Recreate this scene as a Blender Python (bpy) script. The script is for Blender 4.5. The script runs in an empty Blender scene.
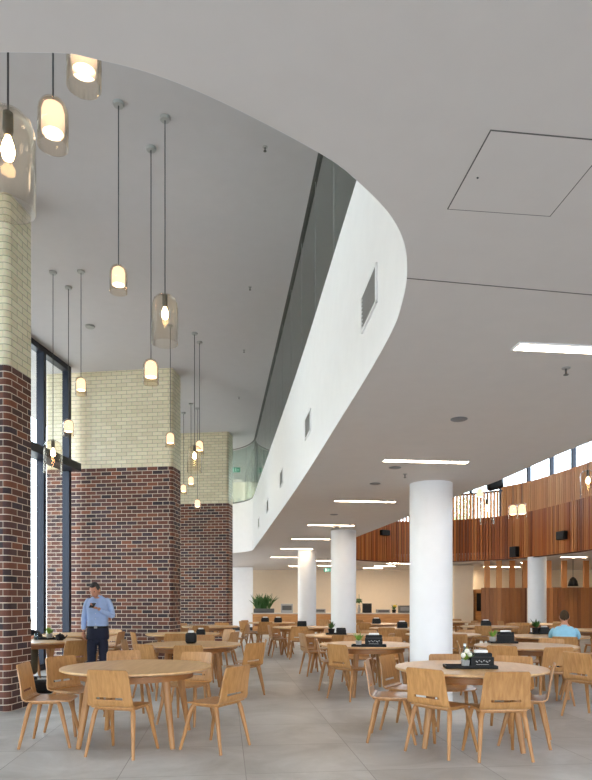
import bpy, bmesh, math, random
from mathutils import Vector, Matrix
from mathutils.geometry import tessellate_polygon
random.seed(7)
S = bpy.context.scene
COL = S.collection
R = math.radians

# ------------------------------------------------------------------ camera, world, exposure
H, F, HOR = 1.40, 635.0, 601.0          # eye height, focal length and horizon row of the view
cam_d = bpy.data.cameras.new('camera'); cam = bpy.data.objects.new('camera', cam_d); COL.objects.link(cam)
cam.location = (0, 0, H); cam.rotation_euler = (R(90), 0, 0)
cam_d.sensor_fit = 'HORIZONTAL'; cam_d.sensor_width = 24.0
cam_d.lens = 24.0 * F / 592.0
cam_d.shift_y = (HOR - 390.0) / 592.0
cam_d.clip_start = 0.05; cam_d.clip_end = 300
S.camera = cam

w = bpy.data.worlds.new('world'); S.world = w; w.use_nodes = True
wn = w.node_tree
bg = wn.nodes['Background']; bg.inputs[0].default_value = (0.80, 0.90, 1.0, 1); bg.inputs[1].default_value = 8.0
sun_d = bpy.data.lights.new('sun', 'SUN'); sun_d.energy = 22; sun_d.angle = R(1); sun_d.color = (1, .95, .87)
sun = bpy.data.objects.new('sun', sun_d); COL.objects.link(sun); sun.rotation_euler = Vector((-.40, -.22, -.89)).to_track_quat('-Z', 'Y').to_euler()
S.view_settings.view_transform = 'Standard'; S.view_settings.look = 'None'
S.view_settings.exposure = -0.18; S.view_settings.gamma = 1.0; S.view_settings.use_curve_mapping = False
S.cycles.max_bounces = 10; S.cycles.diffuse_bounces = 6; S.cycles.transparent_max_bounces = 24
S.cycles.sample_clamp_indirect = 6.0

STRIP_E, BULB_E, SHADE_E = 40.0, 60.0, 1.9

# ------------------------------------------------------------------ places in the room
ZS, ZC, ZF, ZR = 3.03, 6.56, 4.70, 7.4   # lower ceiling, high ceiling, top of the white fascia, ceiling over the timber-walled space
def at(u, v, Y):
    return Vector(((u - 296) / F * Y, Y, H + (HOR - v) / F * Y))
def on(u, v, z):
    return at(u, v, (z - H) * F / (HOR - v))

# ------------------------------------------------------------------ materials
def lin(c):
    return tuple((x / 12.92 if x <= .04045 else ((x + .055) / 1.055) ** 2.4) for x in [k / 255 for k in c]) + (1,)
def mat(name):
    m = bpy.data.materials.new(name); m.use_nodes = True
    nt = m.node_tree
    return m, nt, nt.nodes['Principled BSDF']
def plain(name, c, rough=.5, metal=0, noise=.0, scale=6, spec=.5, coat=0):
    m, nt, b = mat(name)
    b.inputs['Roughness'].default_value = rough; b.inputs['Metallic'].default_value = metal
    b.inputs['Specular IOR Level'].default_value = spec
    if coat: b.inputs['Coat Weight'].default_value = coat
    L = lin(c)
    n = nt.nodes.new('ShaderNodeTexNoise'); n.inputs['Scale'].default_value = scale; n.inputs['Detail'].default_value = 3
    tc = nt.nodes.new('ShaderNodeTexCoord'); nt.links.new(tc.outputs['Object'], n.inputs['Vector'])
    r = nt.nodes.new('ShaderNodeValToRGB')
    k = max(noise, .015)
    r.color_ramp.elements[0].position = .3; r.color_ramp.elements[1].position = .7
    r.color_ramp.elements[0].color = tuple(x * (1 - k) for x in L[:3]) + (1,)
    r.color_ramp.elements[1].color = tuple(min(1, x * (1 + k)) for x in L[:3]) + (1,)
    nt.links.new(n.outputs['Fac'], r.inputs['Fac']); nt.links.new(r.outputs['Color'], b.inputs['Base Color'])
    return m
def emit(name, c, s):
    m, nt, b = mat(name); nt.nodes.remove(b)
    e = nt.nodes.new('ShaderNodeEmission'); e.inputs[0].default_value = lin(c); e.inputs[1].default_value = s
    nt.links.new(e.outputs[0], nt.nodes['Material Output'].inputs[0]); return m
def clear(name, tint, rough=.0, ior=1.45, gain=.9, base=.04):
    """thin glass: tinted see-through plus a fresnel reflection"""
    m, nt, b = mat(name); nt.nodes.remove(b)
    t = nt.nodes.new('ShaderNodeBsdfTransparent'); t.inputs[0].default_value = lin(tint)
    g = nt.nodes.new('ShaderNodeBsdfGlossy'); g.inputs['Roughness'].default_value = rough
    lw = nt.nodes.new('ShaderNodeLayerWeight'); lw.inputs[0].default_value = .5
    pw = nt.nodes.new('ShaderNodeMath'); pw.operation = 'POWER'; pw.inputs[1].default_value = 4.0
    nt.links.new(lw.outputs['Facing'], pw.inputs[0])
    ma = nt.nodes.new('ShaderNodeMath'); ma.operation = 'MULTIPLY_ADD'; ma.use_clamp = True
    ma.inputs[1].default_value = gain; ma.inputs[2].default_value = base
    nt.links.new(pw.outputs[0], ma.inputs[0])
    mx = nt.nodes.new('ShaderNodeMixShader')
    nt.links.new(ma.outputs[0], mx.inputs[0]); nt.links.new(t.outputs[0], mx.inputs[1]); nt.links.new(g.outputs[0], mx.inputs[2])
    nt.links.new(mx.outputs[0], nt.nodes['Material Output'].inputs[0]); return m
def wood(name, c0, c1, rough=.4, sx=14, sy=1.2, sz=1.2, var=.0, coat=0.0, spec=.5):
    """grain as stretched noise in the piece's own space; var shifts the tone from piece to piece"""
    m, nt, b = mat(name); b.inputs['Roughness'].default_value = rough
    b.inputs['Specular IOR Level'].default_value = spec
    b.inputs['Coat Weight'].default_value = coat; b.inputs['Coat Roughness'].default_value = .25
    tc = nt.nodes.new('ShaderNodeTexCoord'); mp = nt.nodes.new('ShaderNodeMapping')
    mp.inputs['Scale'].default_value = (sx, sy, sz)
    oi = nt.nodes.new('ShaderNodeObjectInfo')
    add = nt.nodes.new('ShaderNodeVectorMath'); add.operation = 'ADD'
    nt.links.new(tc.outputs['Object'], add.inputs[0]); nt.links.new(oi.outputs['Random'], add.inputs[1])
    nt.links.new(add.outputs[0], mp.inputs['Vector'])
    n = nt.nodes.new('ShaderNodeTexNoise'); n.inputs['Scale'].default_value = 2.2; n.inputs['Detail'].default_value = 5
    n.inputs['Distortion'].default_value = .6
    nt.links.new(mp.outputs[0], n.inputs['Vector'])
    r = nt.nodes.new('ShaderNodeValToRGB'); r.color_ramp.elements[0].position = .3; r.color_ramp.elements[1].position = .72
    r.color_ramp.elements[0].color = lin(c0); r.color_ramp.elements[1].color = lin(c1)
    nt.links.new(n.outputs['Fac'], r.inputs['Fac'])
    hs = nt.nodes.new('ShaderNodeHueSaturation')
    mr = nt.nodes.new('ShaderNodeMapRange'); mr.inputs['To Min'].default_value = 1 - var; mr.inputs['To Max'].default_value = 1 + var
    nt.links.new(oi.outputs['Random'], mr.inputs['Value']); nt.links.new(mr.outputs[0], hs.inputs['Value'])
    nt.links.new(r.outputs[0], hs.inputs['Color']); nt.links.new(hs.outputs[0], b.inputs['Base Color'])
    return m
def slat_mat(name, cols, rough=.45):
    """each slat carries its own random number in UV.x; the ramp turns it into a timber tone"""
    m, nt, b = mat(name); b.inputs['Roughness'].default_value = rough
    uv = nt.nodes.new('ShaderNodeUVMap'); sp = nt.nodes.new('ShaderNodeSeparateXYZ')
    nt.links.new(uv.outputs[0], sp.inputs[0])
    r = nt.nodes.new('ShaderNodeValToRGB'); e = r.color_ramp.elements
    while len(e) < len(cols): e.new(.5)
    for i, c in enumerate(cols):
        e[i].position = i / (len(cols) - 1); e[i].color = lin(c)
    nt.links.new(sp.outputs[0], r.inputs[0])
    tc = nt.nodes.new('ShaderNodeTexCoord'); mp = nt.nodes.new('ShaderNodeMapping'); mp.inputs['Scale'].default_value = (22, 22, .8)
    n = nt.nodes.new('ShaderNodeTexNoise'); n.inputs['Scale'].default_value = 1.5
    nt.links.new(tc.outputs['Object'], mp.inputs[0]); nt.links.new(mp.outputs[0], n.inputs['Vector'])
    mx = nt.nodes.new('ShaderNodeMixRGB'); mx.blend_type = 'MULTIPLY'; mx.inputs[0].default_value = .35
    nt.links.new(r.outputs[0], mx.inputs[1]); nt.links.new(n.outputs['Fac'], mx.inputs[2])
    nt.links.new(mx.outputs[0], b.inputs['Base Color']); return m
def brick_mat(name, ramp, mortar, bw=.24, rh=.086, ms=.011, rough=.7):
    m, nt, b = mat(name); b.inputs['Roughness'].default_value = rough
    uv = nt.nodes.new('ShaderNodeUVMap')
    br = nt.nodes.new('ShaderNodeTexBrick'); br.offset = .5; br.squash = 1
    br.inputs['Color1'].default_value = (0, 0, 0, 1); br.inputs['Color2'].default_value = (1, 1, 1, 1)
    br.inputs['Mortar'].default_value = (.5, .5, .5, 1)
    br.inputs['Scale'].default_value = 1; br.inputs['Mortar Size'].default_value = ms / 2; br.inputs['Mortar Smooth'].default_value = .1
    br.inputs['Bias'].default_value = 0; br.inputs['Brick Width'].default_value = bw; br.inputs['Row Height'].default_value = rh
    nt.links.new(uv.outputs[0], br.inputs['Vector'])
    r = nt.nodes.new('ShaderNodeValToRGB'); e = r.color_ramp.elements
    while len(e) < len(ramp): e.new(.5)
    for i, c in enumerate(ramp):
        e[i].position = i / (len(ramp) - 1); e[i].color = lin(c)
    nt.links.new(br.outputs['Color'], r.inputs[0])
    n = nt.nodes.new('ShaderNodeTexNoise'); n.inputs['Scale'].default_value = 30; nt.links.new(uv.outputs[0], n.inputs['Vector'])
    m1 = nt.nodes.new('ShaderNodeMixRGB'); m1.blend_type = 'MULTIPLY'; m1.inputs[0].default_value = .25
    nt.links.new(r.outputs[0], m1.inputs[1]); nt.links.new(n.outputs['Color'], m1.inputs[2])
    mx = nt.nodes.new('ShaderNodeMixRGB'); mx.inputs[2].default_value = lin(mortar)
    nt.links.new(br.outputs['Fac'], mx.inputs[0]); nt.links.new(m1.outputs[0], mx.inputs[1])
    nt.links.new(mx.outputs[0], b.inputs['Base Color'])
    bp = nt.nodes.new('ShaderNodeBump'); bp.invert = True; bp.inputs['Strength'].default_value = .35; bp.inputs['Distance'].default_value = .006
    nt.links.new(br.outputs['Fac'], bp.inputs['Height']); nt.links.new(bp.outputs[0], b.inputs['Normal'])
    return m
def floor_mat():
    m, nt, b = mat('floor_tile')
    tc = nt.nodes.new('ShaderNodeTexCoord'); mp = nt.nodes.new('ShaderNodeMapping')
    mp.inputs['Rotation'].default_value = (0, 0, R(-6.3)); mp.inputs['Location'].default_value = (-.16, -.1, 0)
    nt.links.new(tc.outputs['Object'], mp.inputs[0])
    br = nt.nodes.new('ShaderNodeTexBrick'); br.offset = 0; br.squash = 1
    br.inputs['Color1'].default_value = (0, 0, 0, 1); br.inputs['Color2'].default_value = (1, 1, 1, 1); br.inputs['Mortar'].default_value = (.5, .5, .5, 1)
    br.inputs['Scale'].default_value = 1; br.inputs['Mortar Size'].default_value = .004; br.inputs['Mortar Smooth'].default_value = .2
    br.inputs['Brick Width'].default_value = 1.01; br.inputs['Row Height'].default_value = 1.01
    nt.links.new(mp.outputs[0], br.inputs['Vector'])
    r = nt.nodes.new('ShaderNodeValToRGB'); r.color_ramp.elements[0].color = lin((190, 188, 186)); r.color_ramp.elements[1].color = lin((206, 204, 202))
    nt.links.new(br.outputs['Color'], r.inputs[0])
    n = nt.nodes.new('ShaderNodeTexNoise'); n.inputs['Scale'].default_value = 1.1; n.inputs['Detail'].default_value = 8; n.inputs['Roughness'].default_value = .65
    n.inputs['Distortion'].default_value = .8
    nt.links.new(mp.outputs[0], n.inputs['Vector'])
    r2 = nt.nodes.new('ShaderNodeValToRGB'); r2.color_ramp.elements[0].position = .3; r2.color_ramp.elements[1].position = .7
    r2.color_ramp.elements[0].color = lin((200, 197, 193)); r2.color_ramp.elements[1].color = (1, 1, 1, 1)
    nt.links.new(n.outputs['Fac'], r2.inputs[0])
    m1 = nt.nodes.new('ShaderNodeMixRGB'); m1.blend_type = 'MULTIPLY'; m1.inputs[0].default_value = 1
    nt.links.new(r.outputs[0], m1.inputs[1]); nt.links.new(r2.outputs[0], m1.inputs[2])
    mx = nt.nodes.new('ShaderNodeMixRGB'); mx.inputs[2].default_value = lin((136, 131, 126))
    nt.links.new(br.outputs['Fac'], mx.inputs[0]); nt.links.new(m1.outputs[0], mx.inputs[1])
    nt.links.new(mx.outputs[0], b.inputs['Base Color'])
    mr = nt.nodes.new('ShaderNodeMapRange'); mr.inputs['To Min'].default_value = .32; mr.inputs['To Max'].default_value = .5
    nt.links.new(n.outputs['Fac'], mr.inputs['Value']); nt.links.new(mr.outputs[0], b.inputs['Roughness'])
    return m

M = {}
M['white'] = plain('white_paint', (240, 241, 243), .55)
M['soffit'] = plain('soffit_paint', (216, 210, 206), .7)
M['ceiling'] = plain('ceiling_paint', (192, 188, 190), .75)
M['column'] = plain('column_paint', (240, 241, 243), .5)
M['beige'] = plain('beige_wall_paint', (238, 224, 202), .7)
M['grey_wall'] = plain('view_blocker_paint', (176, 180, 168), .7)
M['line'] = plain('shadow_gap', (96, 92, 88), .8)
M['base'] = plain('dark_baseboard', (38, 38, 40), .5)
M['floor'] = floor_mat()
M['paving'] = plain('outside_paving', (170, 170, 168), .9, noise=.1)
M['bounce_cutting_dark'] = plain('bounce_cutting_dark', (74, 74, 76), .9, noise=.1)  # dark tone chosen to cut bounced light, on the unseen ground only
M['brick'] = brick_mat('dark_brick', [(50, 40, 46), (92, 54, 44), (118, 68, 50), (66, 52, 60), (136, 80, 54), (60, 46, 50)], (218, 200, 182))
M['cream'] = brick_mat('cream_brick', [(238, 226, 194), (246, 235, 206), (232, 219, 186), (242, 231, 202)], (166, 156, 128), ms=.010, rough=.35)
M['navy'] = plain('navy_frame_metal', (28, 34, 50), .4, .3)
M['black'] = plain('black_plastic', (15, 15, 16), .5, spec=.3)
M['black_matte'] = plain('black_matte', (16, 15, 15), .7)
M['grey'] = plain('grey_grille', (120, 122, 126), .5)
M['lgrey'] = plain('grey_plastic', (160, 160, 158), .5)
M['dgrey'] = plain('dark_grey_metal', (78, 78, 76), .5)
M['cable'] = plain('cable', (70, 70, 74), .6)
M['win'] = clear('window_glass', (248, 251, 251))
M['pendant'] = clear('pendant_glass', (255, 252, 247), gain=.9, base=.025)
M['pendant_amber'] = clear('amber_pendant_glass', (255, 249, 240), gain=.9, base=.03)
M['tint'] = clear('tinted_glass', (206, 218, 212), gain=.9, base=.05)
M['shade'] = emit('frosted_shade_glow', (255, 230, 198), SHADE_E)
M['bulb'] = emit('bulb_glow', (255, 206, 150), BULB_E)
M['bulb_soft'] = emit('soft_bulb_glow', (255, 232, 200), 9)
M['strip'] = emit('strip_light_glow', (255, 226, 190), STRIP_E)
M['strip_far'] = emit('far_strip_light_glow', (255, 226, 190), 110)
M['exit'] = emit('exit_sign_glow', (60, 170, 130), 1.0)
M['exit_white'] = emit('exit_symbol_glow', (235, 255, 245), 2.0)
M['oak'] = wood('oak_ply', (168, 118, 66), (198, 148, 92), .34, 16, 16, 1.3, .10, .35)
M['oak_leg'] = wood('oak_leg', (156, 108, 62), (186, 136, 84), .45, 12, 12, 1.2, .08)
M['oak_top'] = wood('oak_table_top', (204, 160, 110), (222, 182, 132), .34, 10, 1.0, 6, .05, .15)
M['oak_edge'] = wood('oak_table_apron', (150, 100, 54), (176, 122, 70), .45, 3, 3, 8, .05)
M['timber'] = slat_mat('timber_slats', [(128, 62, 24), (180, 94, 38), (206, 122, 56), (148, 74, 28), (218, 142, 74), (186, 100, 42)])
M['timber_up'] = slat_mat('timber_screen', [(206, 132, 70), (230, 160, 96), (216, 144, 80), (238, 176, 112)])
M['timber_low'] = slat_mat('timber_partition', [(140, 86, 44), (172, 110, 58), (156, 98, 50), (188, 124, 68)])
M['timber_back'] = plain('timber_backing', (92, 44, 18), .6)
M['counter'] = wood('counter_front_timber', (172, 118, 64), (196, 142, 84), .5, 1, 1, 8)
M['stone'] = plain('pale_worktop', (206, 200, 190), .3)
M['leaf'] = plain('leaf', (52, 92, 40), .5, noise=.4, scale=20)
M['leaf_pale'] = plain('pale_leaf', (120, 160, 60), .5, noise=.3, scale=30)
M['leaf_out'] = plain('tree_leaf', (170, 188, 150), .6, noise=.2)
M['flower'] = plain('yellow_flower', (226, 200, 50), .6)
M['flower_white'] = plain('white_flower', (240, 238, 226), .6)
M['paper'] = plain('white_paper', (240, 240, 238), .8)
M['skin'] = plain('skin', (198, 140, 112), .55, noise=.05)
M['hair_grey'] = plain('grey_hair', (62, 58, 56), .8, noise=.2, scale=60)
M['hair_brown'] = plain('brown_hair', (66, 46, 20), .8, noise=.3, scale=60)
M['shirt'] = plain('light_blue_shirt', (164, 186, 226), .8, noise=.06, scale=12)
M['sweat'] = plain('pale_blue_sweatshirt', (150, 202, 226), .9, noise=.06, scale=12)
M['navy_cloth'] = plain('navy_trousers', (28, 32, 52), .85, noise=.1, scale=14)
M['dark_cloth'] = plain('dark_cloth', (34, 34, 38), .9, noise=.1, scale=14)
M['olive_cloth'] = plain('olive_trousers', (98, 90, 74), .9, noise=.1, scale=14)
M['bottle'] = clear('bottle_glass', (190, 216, 232), base=.12)
M['facade'] = plain('outside_render', (214, 206, 188), .9)
M['facade_win'] = plain('outside_window_bands', (92, 116, 142), .2)

# ------------------------------------------------------------------ mesh helpers
class MB:
    def __init__(s): s.bm = bmesh.new(); s.uv = s.bm.loops.layers.uv.new('UVMap')
    def box(s, c, d, rot=None, u=None):
        mtx = Matrix.Translation(c) @ (rot.to_4x4() if rot else Matrix()) @ Matrix.Diagonal((d[0], d[1], d[2], 1))
        g = bmesh.ops.create_cube(s.bm, size=1, matrix=mtx)
        if u is not None:
            for v in g['verts']:
                for l in v.link_loops: l[s.uv].uv = (u, 0)
        return s
    def bbox(s, c, d, b=.01, rot=None, seg=2):
        t = bmesh.new(); bmesh.ops.create_cube(t, size=1, matrix=Matrix.Diagonal((d[0], d[1], d[2], 1)))
        bmesh.ops.bevel(t, geom=t.edges[:], offset=b, segments=seg, affect='EDGES', profile=.5)
        s.merge(t, Matrix.Translation(c) @ (rot.to_4x4() if rot else Matrix())); return s
    def merge(s, t, mtx=Matrix()):
        vm = {v: s.bm.verts.new(mtx @ v.co) for v in t.verts}
        for f in t.faces:
            try: s.bm.faces.new([vm[v] for v in f.verts])
            except ValueError: pass
        t.free()
    def ring(s, c, r, n, ax=None):
        q = Vector((0, 0, 1)).rotation_difference(ax) if ax is not None else None
        out = []
        for i in range(n):
            a = 2 * math.pi * i / n; p = Vector((math.cos(a) * r, math.sin(a) * r, 0))
            if q: p = q @ p
            out.append(s.bm.verts.new(Vector(c) + p))
        return out
    def skin_rings(s, rings, caps=(True, True)):
        for a, b in zip(rings, rings[1:]):
            n = len(a)
            for i in range(n): s.bm.faces.new((a[i], a[(i + 1) % n], b[(i + 1) % n], b[i]))
        if caps[0]: s.bm.faces.new(rings[0][::-1])
        if caps[1]: s.bm.faces.new(rings[-1])
    def lathe(s, prof, c=(0, 0, 0), n=20, caps=(False, False)):
        rs = [s.ring((c[0], c[1], c[2] + z), max(r, .0004), n) for r, z in prof]
        s.skin_rings(rs, caps); return s
    def cyl(s, p0, p1, r0, r1=None, n=10):
        p0, p1 = Vector(p0), Vector(p1); ax = (p1 - p0).normalized(); r1 = r0 if r1 is None else r1
        s.skin_rings([s.ring(p0, r0, n, ax), s.ring(p1, r1, n, ax)]); return s
    def tube(s, pts, r, n=8):
        pts = [Vector(p) for p in pts]; rs = []
        for i, p in enumerate(pts):
            ax = (pts[min(i + 1, len(pts) - 1)] - pts[max(i - 1, 0)]).normalized()
            rs.append(s.ring(p, r[i] if isinstance(r, (list, tuple)) else r, n, ax))
        s.skin_rings(rs); return s
    def ball(s, c, r, sc=(1, 1, 1), sub=12, rot=None):
        m = Matrix.Translation(c) @ (rot.to_4x4() if rot else Matrix()) @ Matrix.Diagonal((sc[0], sc[1], sc[2], 1))
        bmesh.ops.create_uvsphere(s.bm, u_segments=sub, v_segments=max(6, sub * 2 // 3), radius=r, matrix=m); return s
    def prism(s, pts, z0, z1):
        lo = [s.bm.verts.new((p[0], p[1], z0)) for p in pts]; hi = [s.bm.verts.new((p[0], p[1], z1)) for p in pts]
        n = len(pts)
        if n <= 8: s.bm.faces.new(lo[::-1]); s.bm.faces.new(hi)
        else:
            for tri in tessellate_polygon([[Vector((p[0], p[1], 0)) for p in pts]]):
                for ring in (lo, hi):
                    try: s.bm.faces.new([ring[i] for i in tri])
                    except ValueError: pass
        for i in range(n): s.bm.faces.new((lo[i], lo[(i + 1) % n], hi[(i + 1) % n], hi[i]))
        return s
    def build(s, name, m, parent=None, smooth=False, loc=None, rotz=None, recalc=True):
        if recalc: bmesh.ops.recalc_face_normals(s.bm, faces=s.bm.faces[:])
        me = bpy.data.meshes.new(name); s.bm.to_mesh(me); s.bm.free()
        me.materials.append(m)
        o = bpy.data.objects.new(name, me); COL.objects.link(o)
        if parent: o.parent = parent
        if loc is not None: o.location = loc
        if rotz is not None: o.rotation_euler.z = rotz
        if smooth:
            for p in me.polygons: p.use_smooth = True
            if smooth is not True: me.set_sharp_from_angle(angle=R(smooth))
        return o
def thicken(t, th):
    """a consistently wound sheet becomes a closed board, th thick, grown against its normals"""
    t.normal_update(); fs = t.faces[:]; be = [e for e in t.edges if len(e.link_faces) == 1]
    lo = {v: t.verts.new(v.co - v.normal * th) for v in t.verts[:]}
    rims = []
    for e in be:
        l = e.link_loops[0]; rims.append((l.vert, l.link_loop_next.vert))
    for f in fs: t.faces.new([lo[v] for v in reversed(f.verts)])
    for a, b in rims: t.faces.new((b, a, lo[a], lo[b]))
def tag(o, label=None, cat=None, group=None, kind=None):
    if label: o['label'] = label
    if cat: o['category'] = cat
    if group: o['group'] = group
    if kind: o['kind'] = kind
    return o
def empty(name, loc=(0, 0, 0), rz=0):
    o = bpy.data.objects.new(name, None); COL.objects.link(o); o.location = loc; o.rotation_euler.z = rz
    o.empty_display_size = .1; return o
def copy_tree(o, parent=None):
    c = o.copy(); COL.objects.link(c)
    if parent: c.parent = parent
    for ch in list(KIDS.get(o.name, [])): copy_tree(ch, c)
    KIDS[c.name] = [x for x in COL.objects if x.parent == c] if False else KIDS.get(o.name, [])
    return c
KIDS = {}
def keep(root):
    for o in [root] + [x for x in COL.objects if x.parent == root]:
        KIDS[o.name] = [x for x in COL.objects if x.parent == o]
    return root
def struct(o, label=None, cat=None): return tag(o, label, cat, kind='structure')
def spline(pts, n=10):
    P = [Vector((p[0], p[1])) for p in pts]; out = []
    for i in range(len(P) - 1):
        a, b, c, d = P[max(i - 1, 0)], P[i], P[i + 1], P[min(i + 2, len(P) - 1)]
        for k in range(n):
            t = k / n
            out.append(.5 * ((2 * b) + (c - a) * t + (2 * a - 5 * b + 4 * c - d) * t * t + (3 * b - a - 3 * c + d) * t ** 3))
    out.append(P[-1]); return out
def resample(pts, step):
    out = [pts[0].copy()]; acc = 0
    for a, b in zip(pts, pts[1:]):
        L = (b - a).length; pos = step - acc
        while pos <= L:
            out.append(a.lerp(b, pos / L)); pos += step
        acc = (acc + L) % step
    return out
def offset(pts, d):
    out = []
    for i, p in enumerate(pts):
        t = (pts[min(i + 1, len(pts) - 1)] - pts[max(i - 1, 0)]).normalized()
        out.append(p + Vector((t.y, -t.x)) * d)
    return out
def wall_strip(mb, pts, z0, z1, th):
    """upright band along a plan curve, th to its right"""
    q = offset(pts, th)
    rings = []
    for a, b in zip(pts, q):
        rings.append([mb.bm.verts.new((a.x, a.y, z0)), mb.bm.verts.new((a.x, a.y, z1)), mb.bm.verts.new((b.x, b.y, z1)), mb.bm.verts.new((b.x, b.y, z0))])
    mb.skin_rings(rings); return mb

# ------------------------------------------------------------------ the setting
mb = MB(); mb.box((4, 14.8, -.05), (23, 37.8, .1)); struct(mb.build('floor', M['floor']), 'large grey stone floor tiles', 'floor')
mb = MB(); mb.box((-24, 13, -.16), (36, 80, .1)); struct(mb.build('ground', M['paving']), 'pale paving outside the glass', 'ground')

mb = MB(); mb.box((4, -30, -.16), (60, 52, .1)); struct(mb.build('unseen_dark_ground', M['bounce_cutting_dark']), 'unseen ground behind the camera, made dark to cut bounced light', 'unseen_dark_ground')  # out of view; kept dark so sun bounce spares the low ceiling
void_edge = [on(u, v, ZS) for u, v in [(0, 52), (100, 60), (200, 92), (318, 152), (362, 185), (395, 222), (407, 258), (403, 300), (385, 345), (340, 420), (290, 498), (253, 550)]]
void_edge = [(-7.4, 1.95), (-4, 1.92), (-2.2, 1.9)] + [(p.x, p.y) for p in void_edge]
ve = spline(void_edge, 10)
far_edge = spline([(-1.37, 20.3), (-1.62, 20.95), (-2.17, 21.6), (-3.4, 22.4), (-7.4, 23.6)], 6)
right_edge = spline([(9.6, 2.6), (7, 2.4), (5, 2.7), (3.7, 3.9), (3.02, 6.47), (2.75, 8.55), (2.49, 9.95), (2.09, 12.78), (1.55, 16.17), (1.3, 18.5), (1.25, 20.5), (1.6, 22.5)], 8)
fascia = spline([(1.6, 22.5), (2.5, 25.0), (4.3, 26.3), (6.36, 25.9), (8.25, 24.4), (9.1, 21.5), (9.35, 19.0), (9.5, 14), (9.6, 8), (9.6, 2.6)], 10)

left_void = ve + far_edge[1:]
outline = [Vector((-7.4, -4))] + left_void + [Vector((-7.4, 33.6)), Vector((15.4, 33.6)), Vector((15.4, -4))]
# the slab runs round the right-hand void: a left and a right half meet behind its curved far side
k4 = min(range(len(fascia)), key=lambda i: abs(fascia[i].x - 4.3) + (0 if fascia[i].y > 24 else 99))
half_a = outline[:-2] + [Vector((4.3, 33.6))] + fascia[:k4 + 1][::-1] + right_edge[:-1][::-1] + [Vector((9.6, -4))]
half_b = [Vector((4.3, 33.6)), Vector((15.4, 33.6)), Vector((15.4, -4)), Vector((9.6, -4))] + fascia[k4:][::-1]
mb = MB(); mb.prism(half_a, ZS, ZS + .3); mb.prism(half_b, ZS, ZS + .3)
struct(mb.build('ceiling_lower', M['soffit']), 'low pale ceiling with a curved edge round the tall space', 'ceiling')

mb = MB(); wall_strip(mb, offset(ve, -.002), ZS + .001, ZF, .142)
struct(mb.build('wall_fascia', M['white'], smooth=30), 'long white curved fascia above the lower ceiling', 'wall')
mb = MB(); wall_strip(mb, offset(far_edge, -.002), ZS + .001, ZF, .142)
struct(mb.build('wall_end_fascia', M['white'], smooth=30), 'short white fascia closing the far end of the tall space', 'wall')
mb = MB(); wall_strip(mb, offset(right_edge, .002), ZS + .001, ZF - .6, -.122)
struct(mb.build('wall_void_edge', M['white'], smooth=30))

# tinted glass on top of the fascia, in sheets with dark channels top and bottom
gl = offset(ve, .06)[20:] + offset(far_edge, .06)[1:]
mb = MB(); wall_strip(mb, gl, ZF, ZC - .04, .012)
g = struct(mb.build('window_1', M['tint'], smooth=30), 'tinted full height glass wall above the white fascia', 'window')
mb = MB(); wall_strip(mb, offset(ve, .03)[20:] + offset(far_edge, .03)[1:], ZF - .002, ZF + .05, .07); wall_strip(mb, offset(ve, .03)[20:] + offset(far_edge, .03)[1:], ZC - .022, ZC, .04)
mb.build('channel', M['dgrey'], g)
mb = MB()
for p in resample(gl, 1.35)[1:-1]: mb.box((p.x, p.y, (ZF + ZC) / 2), (.006, .014, ZC - ZF - .1))
mb.build('glass_joint', M['lgrey'], g)
# behind that glass: added wall blocking the bright windows beyond, then the upper wall
mb = MB(); wall_strip(mb, offset([p for p in ve if p.y > 4], 1.5), ZS + .3, ZR - .005, .1); struct(mb.build('wall_view_blocker', M['grey_wall']))
mb = MB(); mb.box((-3.2, 27.6, 4.95), (8.4, .15, 3.2)); struct(mb.build('wall_upper', M['beige']))

ceil_out = offset(fascia, -.66); mid = offset([p for p in ve if p.y > 4], 1.55)
mb = MB(); mb.prism([Vector((-7.4, -4)), Vector((-7.4, 33.6)), Vector((.2, 33.6)), mid[-1]] + mid[:-1][::-1] + [Vector((2.2, -4))], ZC, ZC + .3)
struct(mb.build('ceiling_upper', M['ceiling']), 'high pale ceiling over the tall space', 'ceiling')
mb = MB(); mb.prism([Vector((2.2, -4))] + mid + [ceil_out[0] + Vector((-.3, .3))] + ceil_out + [Vector((10.4, -4))], ZR, ZR + .2)
struct(mb.build('ceiling_right', M['ceiling']), 'ceiling over the timber walled space', 'ceiling')
mb = MB(); mb.prism([Vector((1.2, 33.6)), Vector((15.4, 33.6)), Vector((15.4, -4)), Vector((10.4, -4))] + [p for p in offset(fascia, -1.0)][::-1], ZS + .3, ZS + .45)
struct(mb.build('roof_lower', M['lgrey']))

mb = MB(); mb.box((4, 33.6, 1.66), (23, .2, 3.36)); struct(mb.build('wall_back', M['beige']), 'warm beige back wall', 'wall')
mb = MB(); mb.box((15.45, 14.8, 1.66), (.1, 37.6, 3.36)); struct(mb.build('wall_right', M['beige']))
mb = MB(); mb.box((-5.0, 30.2, 1.5), (5.9, .14, 3.0)); p = struct(mb.build('wall_partition', M['white']), 'white wall beside the far brick pillar', 'wall')
mb = MB(); mb.box((-5.0, 30.11, .08), (5.9, .03, .16)); struct(mb.build('baseboard_back', M['base']))
mb = MB(); mb.box((7.52, 28.9, 1.5), (.85, .9, 3.0)); struct(mb.build('wall_nib', M['beige']))

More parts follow.
